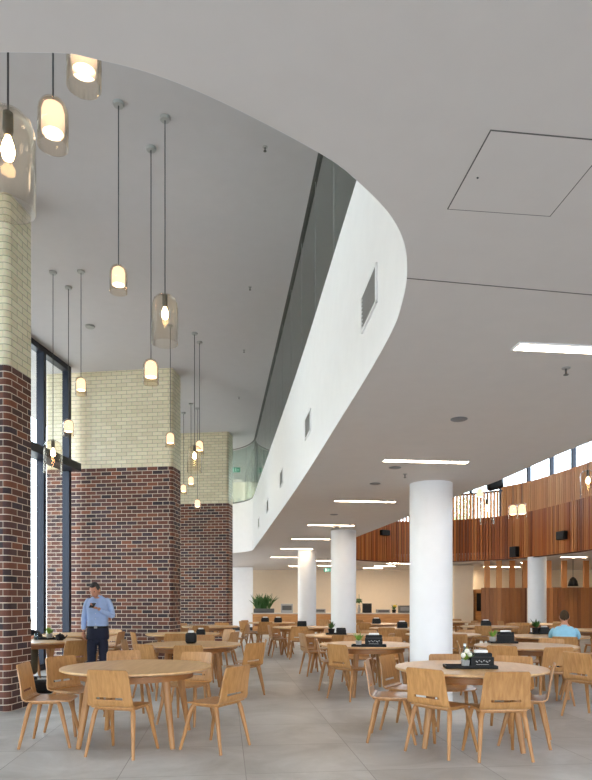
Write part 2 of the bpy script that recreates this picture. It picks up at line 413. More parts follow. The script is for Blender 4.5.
# timber clad curved wall: backing, upright slats, upper screen and outer clerestory
mb = MB(); wall_strip(mb, fascia, ZS - .03, ZF, -.12)
tw = struct(mb.build('wall_timber', M['timber_back'], smooth=30), 'curved wall of vertical timber slats', 'wall')
def slat_row(pts, pitch, wd, dp, z0, z1, name, m, parent):
    mb = MB(); q = resample(pts, pitch)
    for i, p in enumerate(q[:-1]):
        t = (q[i + 1] - p).normalized(); rot = Matrix.Rotation(math.atan2(t.y, t.x), 3, 'Z')
        c = p + Vector((t.y, -t.x)) * dp * .5
        mb.box((c.x, c.y, (z0 + z1) / 2), (wd, dp * random.uniform(.8, 1.15), z1 - z0), rot, random.random())
    return mb.build(name, m, parent)
slat_row(fascia, .12, .082, .07, ZS + .0, ZF, 'slats', M['timber'], tw)
up = offset(fascia, -.28)
solid = [p for p in up if p.x > 8.0]
opn = [p for p in up if p.x <= 8.25 and p.x > .5]
mb = MB(); wall_strip(mb, solid, ZF, 5.9, -.05)
ts = struct(mb.build('wall_timber_screen', M['timber_back']), 'paler timber screen set back above the slatted wall', 'wall')
slat_row(solid, .12, .090, .05, ZF, 5.9, 'slats', M['timber_up'], ts)
slat_row(opn, .14, .072, .08, ZF, 5.75, 'open_slats', M['timber_up'], ts)
mb = MB(); wall_strip(mb, opn, 5.70, 5.78, .05); mb.build('rail', M['navy'], ts)
out = offset(fascia, -.6)  # the outer wall line
mb = MB(); wall_strip(mb, out, ZS + .45, ZR, -.02); cw = struct(mb.build('window_2', M['win']), 'clerestory windows above the timber screen', 'window')
mb = MB(); wall_strip(mb, out, ZR - .05, ZR, -.05); wall_strip(mb, out, 4.1, 4.2, -.08)
q = resample(out, 1.25)
for i, p in enumerate(q[:-1]):
    t = (q[i + 1] - p).normalized(); mb.box((p.x, p.y, 5.5), (.1, .14, 3.78), Matrix.Rotation(math.atan2(t.y, t.x), 3, 'Z'))
mb.build('window_frame', M['navy'], cw)

# brick pillars along the left glazing
fac = Vector((.135, 1)).normalized(); nrm = Vector((-fac.y, fac.x))       # along the wall, and to the outside
def pillar(fr, width, depth, label):
    """fr: right front corner in plan"""
    fr = Vector(fr); r = .075; e = empty('brick_pillar', (fr.x, fr.y, 0)); e['kind'] = 'structure'; tag(e, label, 'pillar')
    cs = [Vector((0, 0)), fac * depth, fac * depth + nrm * width, nrm * width]
    pts = []
    for i, c in enumerate(cs):
        a = (cs[i - 1] - c).normalized(); b = (cs[(i + 1) % 4] - c).normalized(); ctr = c + (a + b) * r
        p0, p1 = c + a * r, c + b * r
        for k in range(6):
            t = k / 5; v = (p0.lerp(p1, t) - ctr).normalized() * r; pts.append(ctr + v)
    cum = [0]
    for a, b in zip(pts, pts[1:] + pts[:1]): cum.append(cum[-1] + (b - a).length)
    for nm, z0, z1, m in (('dark_brickwork', 0, ZB, 'brick'), ('cream_brickwork', ZB, ZC, 'cream')):
        mb = MB(); n = len(pts)
        lo = [mb.bm.verts.new((p.x, p.y, z0)) for p in pts]; hi = [mb.bm.verts.new((p.x, p.y, z1)) for p in pts]
        for i in range(n):
            j = (i + 1) % n; f = mb.bm.faces.new((lo[i], lo[j], hi[j], hi[i]))
            for l, (u, v) in zip(f.loops, ((cum[i], z0), (cum[i + 1], z0), (cum[i + 1], z1), (cum[i], z1))): l[mb.uv].uv = (u, v)
        mb.bm.faces.new(hi)
        mb.build(nm, M[m], e)
    return e
ZB = .086 * 51
pillar((-3.625, 8.0), 3.0, .58, 'nearest brick pillar at the left edge, dark below and cream above')
pillar((-2.73, 14.05), 3.0, .62, 'middle brick pillar behind the standing man')
pillar((-2.06, 19.35), 3.4, .62, 'farthest brick pillar beside the white fascia')
pillar((-4.5, 2.2), 3.0, .58, 'brick pillar beside the camera, out of the frame')

# glazing between the pillars
def gx(Y): return -5.03 + .135 * (Y - 14.1)
def bay(n, y0, y1, label):
    a = Vector((gx(y0), y0)); b = Vector((gx(y1), y1)); rot = Matrix.Rotation(math.atan2(fac.y, fac.x), 3, 'Z')
    c = (a + b) / 2; L = (b - a).length
    mb = MB(); mb.box((c.x, c.y, ZC / 2), (L, .012, ZC), rot); wn_ = struct(mb.build('window_%d' % n, M['win']), label, 'window')
    mb = MB()
    k = max(2, round(L / 1.0)); 
    for i in range(k + 1):
        p = a.lerp(b, i / k); mb.box((p.x, p.y, ZC / 2), (.10, .16, ZC), rot)
    for z in (.06, ZC - .06): mb.box((c.x, c.y, z), (L, .16, .12), rot)
    mb.build('window_frame', M['navy'], wn_)
    mb = MB(); d = nrm * -.12; mb.box((c.x + d.x, c.y + d.y, 4.34), (L + .1, .38, .17), rot); mb.build('transom', M['navy'], wn_)
bay(3, 8.75, 13.98, 'tall navy framed window between the two near brick pillars')
bay(4, 14.75, 19.3, 'tall navy framed window beyond the middle pillar')
bay(5, 2.9, 7.9, 'tall window beside the nearest pillar')
# a pale building across the street
mb = MB(); mb.box((-30, 30, 7), (8, 60, 14)); ob = mb.build('outside_building', M['facade']); tag(ob, 'pale building outside seen through the tall left window', 'building', kind='structure')
mb = MB()
for z in (2, 5, 8, 11):
    for y in range(4, 60, 4): mb.box((-25.98, y, z), (.1, 2.4, 1.5))
mb.build('window_bands', M['facade_win'], ob)

# round columns
def column(u, v, label, r=.293):
    p = on(u, v, ZS); mb = MB(); mb.lathe([(r, 0), (r, ZS)], n=40, caps=(True, True))
    o = mb.build('round_column', M['column'], smooth=40, loc=(p.x, p.y, 0)); return struct(o, label, 'column')
column(431, 484, 'nearest round white column behind the right hand tables')
column(343.5, 531, 'second round white column along the row')
column(307, 550, 'third round white column, farthest left')
column(537, 557, 'far round white column in front of the timber partition', .33)

# low timber partition with posts
def partition(u0, u1, Y, zt, label):
    a, b = at(u0, 601, Y), at(u1, 601, Y)
    mb = MB(); mb.box(((a.x + b.x) / 2, Y + .05, zt / 2), (b.x - a.x, .08, zt)); e = mb.build('timber_partition', M['timber_back'])
    tag(e, label, 'partition', kind='structure')
    pts = [Vector((a.x, Y)), Vector((b.x, Y))]
    slat_row(pts, .16, .15, .03, 0, zt, 'boards', M['timber_low'], e)
    return e
p1 = partition(483, 527, 25.6, 1.93, 'low timber partition left of the far column')
p2 = partition(547, 640, 25.6, 1.95, 'low timber partition right of the far column')
for par, us in ((p1, (487, 499, 512, 525)), (p2, (548.5, 564, 586, 604))):
    for u in us:
        a = at(u, 601, 25.62); mb = MB(); mb.box((a.x, a.y, (1.93 + ZS) / 2), (.20, .12, ZS - 1.93), None, random.random()); mb.build('post', M['timber_up'], par)

# joints and access panel in the lower ceiling
def seam(p, q, wd=.003, name='trim_1'):
    p, q = Vector(p), Vector(q); d = q - p
    mb = MB(); mb.box(((p.x + q.x) / 2, (p.y + q.y) / 2, ZS - .001), (d.length, wd, .004), Matrix.Rotation(math.atan2(d.y, d.x), 3, 'Z')); return mb
c4 = [Vector((.628, 2.64)), Vector((.672, 2.195)), Vector((1.121, 2.249)), Vector((1.077, 2.69))]
ap = empty('access_panel', (c4[0].x, c4[0].y, ZS)); tag(ap, 'square access panel flush in the low ceiling, outlined by a thin dark gap', 'panel')
ctr = sum(c4, Vector((0, 0))) / 4 - c4[0]
mb = MB(); mb.prism([(c - c4[0] - ctr) * .98 + ctr for c in c4], -.0026, .0); mb.build('panel_face', M['soffit'], ap)
mb = MB(); mb.prism([c - c4[0] for c in c4], -.002, .0); mb.build('shadow_gap', M['line'], ap)
mb = MB(); mb.cyl((.07, -.2, -.006), (.07, -.2, -.003), .004); mb.build('lock', M['dgrey'], ap)
struct(seam(on(407, 278, ZS).xy, on(640, 299, ZS).xy).build('trim_1', M['line']))

# ------------------------------------------------------------------ ceiling fittings
AX = math.atan2(.115, 1)
def strip(x, y, L, label, wd=.10, grp='recessed strip lights', m='strip'):
    e = empty('strip_light', (x, y, ZS), AX); tag(e, label, 'ceiling light', grp)
    mb = MB(); mb.box((L / 2, 0, -.004), (L, wd, .008)); mb.build('diffuser', M[m], e)
    mb = MB()
    for s in (-1, 1): mb.box((L / 2, s * (wd / 2 + .006), -.004), (L + .024, .012, .010))
    for x2 in (-.006, L + .006): mb.box((x2, 0, -.004), (.012, wd, .010))
    mb.build('frame', M['white'], e)
names = ['nearest strip light at the right edge of the low ceiling', 'second strip light, in front of the nearest white column', 'third strip light back along the low ceiling',
         'fourth strip light, in front of the second white column', 'fifth strip light back along the low ceiling', 'sixth strip light back along the low ceiling', 'seventh strip light, last of the left row']
for n_, (u, v) in zip(names, [(517, 345.8), (384, 460), (335, 500.5), (308, 524.7), (292, 538.7), (281, 548.5), (271, 557)]):
    p = on(u, v, ZS); strip(p.x, p.y, 1.0, n_)
far = [(289, 566, 'far strip light left of the third column'), (316, 560.5, 'far strip light just right of the third column, upper of two'), (318, 565.5, 'far strip light just right of the third column, lower of two'),
       (363, 568, 'lowest of three far strip lights between the columns'), (374, 566, 'middle of three far strip lights between the columns'), (387, 563.3, 'uppermost of three far strip lights between the columns'),
       (453, 569.5, 'far strip light just right of the nearest column'), (483, 566.5, 'far strip light above the left end of the partition'), (500, 566.8, 'far strip light above the middle of the left partition'),
       (521, 562.5, 'far strip light just left of the far column'), (561, 557.0, 'far strip light at the right, above the partition')]
for u, v, n_ in far:
    p = on(u, v, ZS); strip(p.x, p.y, 1.0, n_, .12, m='strip_far')

def disc(name, u, v, z, r, h, m, label, cat, grp=None):
    p = on(u, v, z); mb = MB(); mb.lathe([(.001, -h), (r * .92, -h), (r, -h * .5), (r, 0), (.001, 0)], n=20)
    o = mb.build(name, M[m], smooth=40, loc=(p.x, p.y, z)); tag(o, label, cat, grp); return o
disc('ceiling_speaker', 459, 419, ZS, .075, .008, 'grey', 'round grey ceiling speaker nearest the right hand strip lights', 'speaker', 'ceiling speakers')
disc('ceiling_speaker', 395, 467.5, ZS, .075, .008, 'grey', 'round grey ceiling speaker behind the second strip light, right of two', 'speaker', 'ceiling speakers')
disc('ceiling_speaker', 375, 483.5, ZS, .075, .008, 'grey', 'round grey ceiling speaker behind the second strip light, left of two', 'speaker', 'ceiling speakers')
disc('ceiling_speaker', 334, 514.5, ZS, .075, .008, 'grey', 'round grey ceiling speaker beside the third strip light', 'speaker', 'ceiling speakers')
def sprinkler(u, v, z, label):
    p = on(u, v, z); e = empty('sprinkler', (p.x, p.y, z)); tag(e, label, 'sprinkler', 'ceiling sprinklers')
    mb = MB(); mb.lathe([(.001, -.006), (.028, -.006), (.03, 0)], n=14); mb.build('escutcheon', M['lgrey'], e)
    mb = MB(); mb.cyl((0, 0, -.045), (0, 0, 0), .007); mb.cyl((0, 0, -.05), (0, 0, -.046), .018); mb.build('head', M['dgrey'], e)
for u, v, z, n_ in [(566, 368, ZS, 'small sprinkler on the low ceiling beside the nearest strip light'), (405, 474, ZS, 'small sprinkler on the low ceiling behind the second strip light'),
                    (265, 147, ZC, 'small sprinkler on the high ceiling, nearest the glass wall'), (250, 287, ZC, 'small sprinkler on the high ceiling, midway along the glass wall'),
                    (244, 350, ZC, 'small sprinkler on the high ceiling, farther along the glass wall'), (239, 397, ZC, 'farthest small sprinkler on the high ceiling')]:
    sprinkler(u, v, z, n_)
disc('smoke_detector', 90, 326, ZC, .09, .03, 'lgrey', 'round detector on the high ceiling above the left window', 'detector')
disc('ceiling_camera', 336, 525.5, ZS, .10, .07, 'dgrey', 'dark dome camera on the low ceiling in front of the second column', 'camera')

def exit_sign(p, wd, label, rz=0):
    e = empty('exit_sign', p, rz); tag(e, label, 'exit sign', 'exit signs')
    mb = MB(); mb.bbox((0, 0, 0), (wd, .04, wd * .5), .005); mb.build('housing', M['white'], e)
    mb = MB(); mb.box((0, -.022, 0), (wd * .94, .004, wd * .44)); mb.build('lit_face', M['exit'], e)
    mb = MB(); k = wd
    mb.box((-.22 * k, -.026, 0), (.2 * k, .003, .34 * k)); mb.ball((.05 * k, -.026, .11 * k), .04 * k, (1, .1, 1)); mb.box((.06 * k, -.026, 0), (.07 * k, .003, .16 * k), Matrix.Rotation(.3, 3, 'Y'))
    mb.box((.1 * k, -.026, -.1 * k), (.04 * k, .003, .16 * k), Matrix.Rotation(-.5, 3, 'Y')); mb.box((.02 * k, -.026, -.1 * k), (.04 * k, .003, .15 * k), Matrix.Rotation(.5, 3, 'Y'))
    mb.box((.28 * k, -.026, 0), (.16 * k, .003, .05 * k)); mb.build('symbol', M['exit_white'], e)
    mb = MB(); mb.cyl((0, 0, wd * .25), (0, 0, .45), .008); mb.build('hanger', M['lgrey'], e)
exit_sign(at(327.5, 570, 23.5), .29, 'green running man exit sign between the second and third columns')
exit_sign(at(235, 470, 24.0) + Vector((0, 0, 0)), .42, 'green exit sign behind the tinted glass at the far end')

# vents set in the white fascia
def fascia_vent(u, v, hgt, wd, label):
    # the fascia plane runs along ve: walk to the point seen at column u
    best = min(range(60, len(ve)), key=lambda i: abs(ve[i].x / ve[i].y * F + 296 - u))
    for sub in range(60, len(ve) - 1):
        a, b = ve[sub], ve[sub + 1]
        ua, ub = a.x / a.y * F + 296, b.x / b.y * F + 296
        if a.y > 3.4 and min(ua, ub) <= u <= max(ua, ub):
            t = (u - ua) / (ub - ua); p = a.lerp(b, t); d = (b - a).normalized()
            break
    z = H + (HOR - v) / F * p.y
    e = empty('wall_vent', (p.x, p.y, z), math.atan2(d.y, d.x)); tag(e, label, 'vent', 'vents in the white fascia')
    mb = MB(); t_ = .018
    for s in (-1, 1): mb.box((s * (wd / 2 - t_ / 2), .008, 0), (t_, .016, hgt)); mb.box((0, .008, s * (hgt / 2 - t_ / 2)), (wd, .016, t_))
    mb.build('frame', M['white'], e)
    mb = MB(); mb.box((0, .003, 0), (wd - .05, .006, hgt - .05))
    mb.build('backing', M['grey'], e)
    mb = MB(); n = 9
    for i in range(n): mb.box((0, .008, -hgt / 2 + (i + .7) * hgt / (n + .4)), (wd - .05, .012, .012), Matrix.Rotation(.5, 3, 'X'))
    mb.build('louvre', M['lgrey'], e)
fascia_vent(370, 300, .27, .50, 'nearest and largest grey vent in the white fascia')
fascia_vent(308.5, 425, .27, .50, 'second grey vent along the white fascia')
fascia_vent(282, 478, .27, .50, 'third grey vent along the white fascia')
fascia_vent(268, 506, .27, .50, 'fourth grey vent along the white fascia')
fascia_vent(259, 523, .27, .50, 'farthest grey vent along the white fascia')

def wall_box(u, v, wd, hgt, name, label, cat):
    best = None
    for a, b in zip(fascia, fascia[1:]):
        ua, ub = a.x / a.y * F + 296, b.x / b.y * F + 296
        if ua <= u <= ub and (best is None or True):
            t = (u - ua) / (ub - ua); best = (a.lerp(b, t), (b - a).normalized())
            break
    p, d = best; z = H + (HOR - v) / F * p.y
    e = empty(name, (p.x, p.y, z), math.atan2(d.y, d.x)); tag(e, label, cat)
    mb = MB(); mb.bbox((0, -.13, 0), (wd, .18, hgt), .02); mb.build('case', M['black'], e)
    mb = MB(); mb.box((0, -.225, 0), (wd * .86, .01, hgt * .86)); mb.build('grille', M['black_matte'], e)
wall_box(517, 552, .36, .40, 'wall_speaker', 'black square speaker on the timber slats above the far column', 'speaker')
wall_box(565.5, 535.5, .46, .28, 'wall_speaker', 'black oblong speaker on the timber slats at the right', 'speaker')
wall_box(383, 533, .42, .22, 'wall_speaker', 'black speaker on the timber slats left of the nearest column, at the ceiling edge', 'speaker')

# ------------------------------------------------------------------ pendant lamps
def pendant(x, y, zt, large, label, grp, ZC=ZC):
    e = empty('pendant_lamp', (x, y, ZC)); tag(e, label, 'pendant lamp', grp)
    z = zt - ZC
    mb = MB(); mb.lathe([(.001, -.03), (.05, -.03), (.06, -.012), (.06, 0), (.001, 0)], n=18); mb.build('ceiling_rose', M['lgrey'], e, smooth=40)
    mb = MB(); mb.cyl((0, 0, z), (0, 0, -.03), .006, n=6); mb.build('cord', M['cable'], e)
    if large:
        r, h = .140, .52
        prof = [(.012, z), (.05, z - .004), (.09, z - .02), (.12, z - .05), (.135, z - .10), (r, z - .16), (r, z - h)]
        mb = MB(); mb.lathe(prof + [(r - .006, z - h), (r - .006, z - .16), (.132, z - .1), (.115, z - .056), (.086, z - .027), (.012, z - .01)], n=32); mb.build('glass_shade', M['pendant'], e, smooth=True)
        mb = MB(); mb.lathe([(.001, z - .0), (.026, z - .005), (.028, z - .10), (.02, z - .13), (.001, z - .13)], n=14); mb.build('socket', M['dgrey'], e, smooth=40)
        mb = MB(); mb.lathe([(.012, z - .13), (.028, z - .17), (.036, z - .21), (.026, z - .25), (.001, z - .262)], n=14); mb.build('bulb', M['bulb'], e, smooth=True)
    else:
        r, h = .09, .285
        prof = [(.012, z), (.04, z - .006), (.068, z - .024), (.083, z - .05), (r, z - .085), (r, z - h)]
        mb = MB(); mb.lathe(prof + [(r - .005, z - h), (r - .005, z - .085), (.078, z - .053), (.064, z - .03), (.012, z - .012)], n=28); mb.build('glass_shade', M['pendant_amber'], e, smooth=True)
        mb = MB(); mb.lathe([(.001, z - .02), (.03, z - .025), (.056, z - .045), (.066, z - .08), (.068, z - .205), (.001, z - .205)], n=22); mb.build('frosted_shade', M['shade'], e, smooth=40)
        mb = MB(); mb.lathe([(.001, z - .214), (.040, z - .213), (.060, z - .206), (.001, z - .204)], n=22); mb.build('bulb', M['bulb_soft'], e)
    return e
GL, GR = 'pendant lamps over the tall space', 'pendant lamps in front of the timber wall'
P = [(8, 112, 3.4, 1, 'largest clear glass bell lamp, cut by the left edge of the photo'),
     (53, 99, 3.81, 0, 'small lit pendant just right of the largest clear glass bell'),
     (84, 33, 3.36, 0, 'small lit pendant cut off by the ceiling edge at the top'),
     (118.5, 265, 6.58, 0, 'small lit pendant hanging alone left of the big clear one'),
     (151, 359, 7.23, 0, 'small lit pendant just below the clear glass cylinder in mid picture'),
     (165, 295, 6.78, 1, 'clear glass cylinder lamp with bare bulb in mid picture'),
     (53, 440, 9.96, 1, 'clear glass lamp in front of the tall window'),
     (68.5, 419, 10.44, 0, 'small lit pendant above right of the window clear lamp'),
     (81, 377, 9.93, 0, 'small lit pendant highest beside the tall window'),
     (170.3, 432, 11.9, 0, 'small lit pendant at the right corner of the middle pillar'),
     (199.5, 440, 12.65, 0, 'upper right small pendant of the far cluster'),
     (194.5, 445.5, 12.23, 1, 'clear glass lamp of the far cluster'),
     (191, 476, 16.6, 0, 'small pendant just below the clear lamp of the far cluster'),
     (183.5, 484, 17.4, 0, 'leftmost small pendant of the far cluster'),
     (197.5, 499, 17.0, 0, 'lowest small pendant of the far cluster, at the brick colour change')]
for u, v, d, L, n_ in P:
    p = at(u, v, d); pendant(p.x, p.y, p.z, L, n_, GL)
for u, v, d, L, n_ in [(487, 499, 13.2, 1, 'clear glass pendant at the left before the timber wall'), (588, 470, 12.0, 1, 'clear glass pendant cut by the right edge'),
                       (513, 504, 12.5, 0, 'left of two small pendants hanging close together by the timber wall'), (522, 503, 12.0, 0, 'right of two small pendants hanging close together by the timber wall'),
                       (480, 488, 15, 0, 'small pendant high behind the leftmost clear one before the timber wall')]:
    p = at(u, v, d); pendant(p.x, p.y, p.z, L, n_, GR, ZR)
p = at(495, 485, 24.2); e = empty('hanging_speaker', (p.x, p.y, ZR)); tag(e, 'dark rounded speaker hanging before the high windows, at the ceiling edge', 'speaker')
mb = MB(); mb.bbox((0, 0, p.z - ZR), (.62, .34, .36), .12, Matrix.Rotation(R(-14), 3, 'Y'), 4); mb.build('body', M['black'], e, smooth=True)
mb = MB(); mb.cyl((0, 0, p.z - ZR + .15), (0, 0, 0), .012); mb.build('hanger', M['dgrey'], e)
# trees outside the high windows
def tree(x, y, h, r, label):
    e = empty('outdoor_tree', (x, y, -.1)); tag(e, label, 'tree', 'trees outside the high windows')
    mb = MB(); mb.tube([(0, 0, 0), (.1, 0, h * .4), (0, .1, h * .75)], [.2, .14, .06]); mb.build('trunk', M['dgrey'], e, smooth=True)
    mb = MB()
    for i in range(1400):
        d = Vector((random.gauss(0, 1), random.gauss(0, 1), random.gauss(0, .8))).normalized() * r * random.uniform(.35, 1)
        c = Vector((0, 0, h * .75)) + d; a, b = Vector((random.gauss(0, 1), random.gauss(0, 1), random.gauss(0, 1))).normalized() * .16, Vector((random.gauss(0, 1), random.gauss(0, 1), random.gauss(0, 1))).normalized() * .09
        mb.bm.faces.new([mb.bm.verts.new(c + q) for q in (a, b, -a, -b)])
    mb.build('foliage', M['leaf_out'], e)
tree(14.6, 37.6, 8.5, 2.3, 'pale green tree outside the high windows at the right')
tree(9.0, 38.5, 9.0, 2.2, 'pale green tree outside the open timber slats')
tree(19.0, 38.0, 9.0, 2.6, 'pale green tree outside at the far right')
# black dome pendant over the partition
p = at(573, 577, 25.0); e = empty('dome_lamp', (p.x, p.y, ZS)); tag(e, 'black dome pendant lamp above the right timber partition', 'pendant lamp')
z = p.z - ZS
mb = MB(); mb.cyl((0, 0, z), (0, 0, 0), .01, n=6); mb.build('cord', M['cable'], e)
mb = MB(); mb.lathe([(.03, z), (.1, z - .06), (.16, z - .16), (.2, z - .36), (.19, z - .36), (.15, z - .17), (.02, z - .03)], n=22); mb.build('lamp_shade', M['black'], e, smooth=True)

# ------------------------------------------------------------------ tables and chairs
def table_proto():
    e = empty('round_table'); RT = .745
    mb = MB(); mb.lathe([(.001, .74), (RT - .006, .74), (RT, .734), (RT, .722), (RT - .03, .708), (.001, .708)], n=56); mb.build('tabletop', M['oak_top'], e, smooth=30)
    mb = MB(); mb.lathe([(.56, .708), (.56, .63), (.535, .63), (.535, .708)], n=44); mb.build('apron', M['oak_edge'], e, smooth=30)
    for k in range(4):
        a = R(45 + 90 * k); c, s = math.cos(a), math.sin(a)
        mb = MB(); mb.tube([(.50 * c, .50 * s, .708), (.515 * c, .515 * s, .62), (.63 * c, .63 * s, 0)], [.042, .042, .024], 12); mb.build('leg', M['oak_leg'], e, smooth=40)
    return keep(e)
def chair_proto():
    e = empty('dining_chair'); th = .012
    # seat shell: a slightly dished board with rounded front corners
    t = bmesh.new(); nx, ny = 8, 8; g = {}
    for i in range(nx + 1):
        for j in range(ny + 1):
            x = (i / nx - .5) * 2; y = j / ny
            wd = .205 + .012 * math.sin(y * math.pi); 
            if y > .85: wd -= .05 * ((y - .85) / .15) ** 2
            z = .452 - .012 * (1 - x * x) * math.sin(y * math.pi) - (.012 * ((y - .8) / .2) ** 2 if y > .8 else 0)
            g[i, j] = t.verts.new((x * wd, -.19 + y * .41, z))
    for i in range(nx):
        for j in range(ny): t.faces.new((g[i, j], g[i + 1, j], g[i + 1, j + 1], g[i, j + 1]))
    thicken(t, th)
    mb = MB(); mb.merge(t); mb.build('seat', M['oak'], e, smooth=40, recalc=False)
    # backrest: bends up from the seat, carries a slot near its foot
    path = [(-.17, .449), (-.195, .452), (-.213, .463), (-.222, .482), (-.229, .505), (-.233, .520), (-.237, .542), (-.243, .58), (-.252, .64), (-.263, .70), (-.275, .755), (-.28, .775), (-.284, .79)]
    xs = [-1, -.93, -.8, -.6, -.3, 0, .3, .6, .8, .93, 1]
    t = bmesh.new(); g = {}
    for j, (y, z) in enumerate(path):
        wd = .226 - .030 * max(0, (j - 4) / 8)
        if j == len(path) - 1: wd -= .012
        for i, x in enumerate(xs): g[i, j] = t.verts.new((x * wd, y - .006 * (x * x) * 0 + .012 * x * x * min(1, j / 6), z))
    for j in range(len(path) - 1):
        for i in range(len(xs) - 1):
            if j == 5 and 3 <= i <= 6: continue
            t.faces.new((g[i, j], g[i + 1, j], g[i + 1, j + 1], g[i, j + 1]))
    thicken(t, th)
    mb = MB(); mb.merge(t); mb.build('backrest', M['oak'], e, smooth=40, recalc=False)
    # rails under the seat, bent into the legs
    mb = MB(); zr = .425
    for s in (-1, 1): mb.tube([(s * .185, -.145, zr - .006), (s * .18, -.12, zr + .004), (s * .18, .10, zr + .004), (s * .185, .125, zr - .006)], .015)
    mb.tube([(-.185, -.145, zr - .006), (-.15, -.15, zr + .006), (.15, -.15, zr + .006), (.185, -.145, zr - .006)], .015)
    mb.tube([(-.175, .09, zr + .004), (.175, .09, zr + .004)], .012)
    mb.build('seat_frame', M['oak_leg'], e, smooth=40)
    for sx in (-1, 1):
        for sy, y0, y1 in ((-1, -.145, -.235), (1, .125, .235)):
            mb = MB(); mb.tube([(sx * .180, y0 + .012 * -sy, zr + .004), (sx * .187, y0, zr - .012), (sx * .196, y0 + (y1 - y0) * .15, zr - .06), (sx * .238, y1, 0)], [.016, .021, .0225, .0135], 10)
            mb.build('leg', M['oak_leg'], e, smooth=40)
    return keep(e)
T0, C0 = table_proto(), chair_proto()
used = {'t': False, 'c': False}
def place(proto, key, loc, rz):
    o = proto if not used[key] else copy_tree(proto)
    used[key] = True; o.location = loc; o.rotation_euler.z = rz; return o
TB = {  # x, y, rotation, label, how its chairs refer to it
 'L1': (-1.61, 6.44, 0, 'nearest round oak table on the left, bare topped', 'the nearest table on the left'),
 'R1': (1.745, 6.36, -12, 'nearest round oak table on the right, black tray and condiments on it', 'the nearest table on the right'),
 'L2': (-1.60, 9.80, 10, 'second round oak table on the left with a black napkin dispenser', 'the second left table, behind the nearest one'),
 'L3': (-2.30, 12.9, 30, 'third round oak table on the left, before the middle pillar', 'the third left table, before the middle pillar'),
 'L4': (-2.25, 16.7, 0, 'round oak table beyond the middle pillar', 'the table beyond the middle pillar'),
 'W1': (-4.36, 10.62, 0, 'round oak table by the tall window, just behind the nearest pillar', 'the window table behind the nearest pillar'),
 'W2': (-4.34, 12.72, 0, 'round oak table by the tall window, behind the standing man', 'the window table behind the man'),
 'M1': (1.10, 9.75, 20, 'round oak table left of the nearest white column', 'the table left of the nearest column'),
 'M2': (.92, 12.35, 45, 'round oak table before the second white column', 'the table before the second column'),
 'M3': (.15, 16.2, 10, 'round oak table left of the second white column, at mid distance', 'the mid table left of the second column'),
 'M4': (-.75, 19.6, 0, 'round oak table far back, left of the third white column', 'the far table left of the third column'),
 'R2': (3.42, 9.45, 0, 'second round oak table on the right, behind the nearest right one', 'the second right table'),
 'R3': (4.75, 12.0, 15, 'round oak table at which the person in pale blue sits', 'the table of the person in pale blue'),
 'R4': (2.95, 12.75, 0, 'round oak table right behind the nearest white column', 'the table right behind the nearest column'),
 'C1': (2.55, 15.6, 30, 'round oak table between the nearest and second columns, middle distance', 'the middle distance table between the two columns'),
 'C2': (2.35, 18.6, 0, 'round oak table between the nearest and second columns, farther back', 'the farther table between the two columns'),
 'R5': (5.05, 16.6, 0, 'round oak table far back right of the nearest column', 'the far table right of the nearest column'),
 'R6': (6.65, 14.7, 0, 'round oak table at the right, beyond the person in pale blue', 'the table beyond the person in pale blue'),
 'R7': (7.0, 18.6, 20, 'round oak table far right before the timber partition', 'the far right table before the partition'),
 'R8': (4.9, 20.6, 0, 'farthest round oak table on the right', 'the farthest right table'),
 'C3': (1.55, 21.6, 0, 'farthest round oak table in the middle, near the counter', 'the farthest middle table'),
}
for k, (x, y, rz, lab, ph) in TB.items():
    o = place(T0, 't', (x, y, 0), R(rz)); tag(o, lab, 'table', 'round oak dining tables')
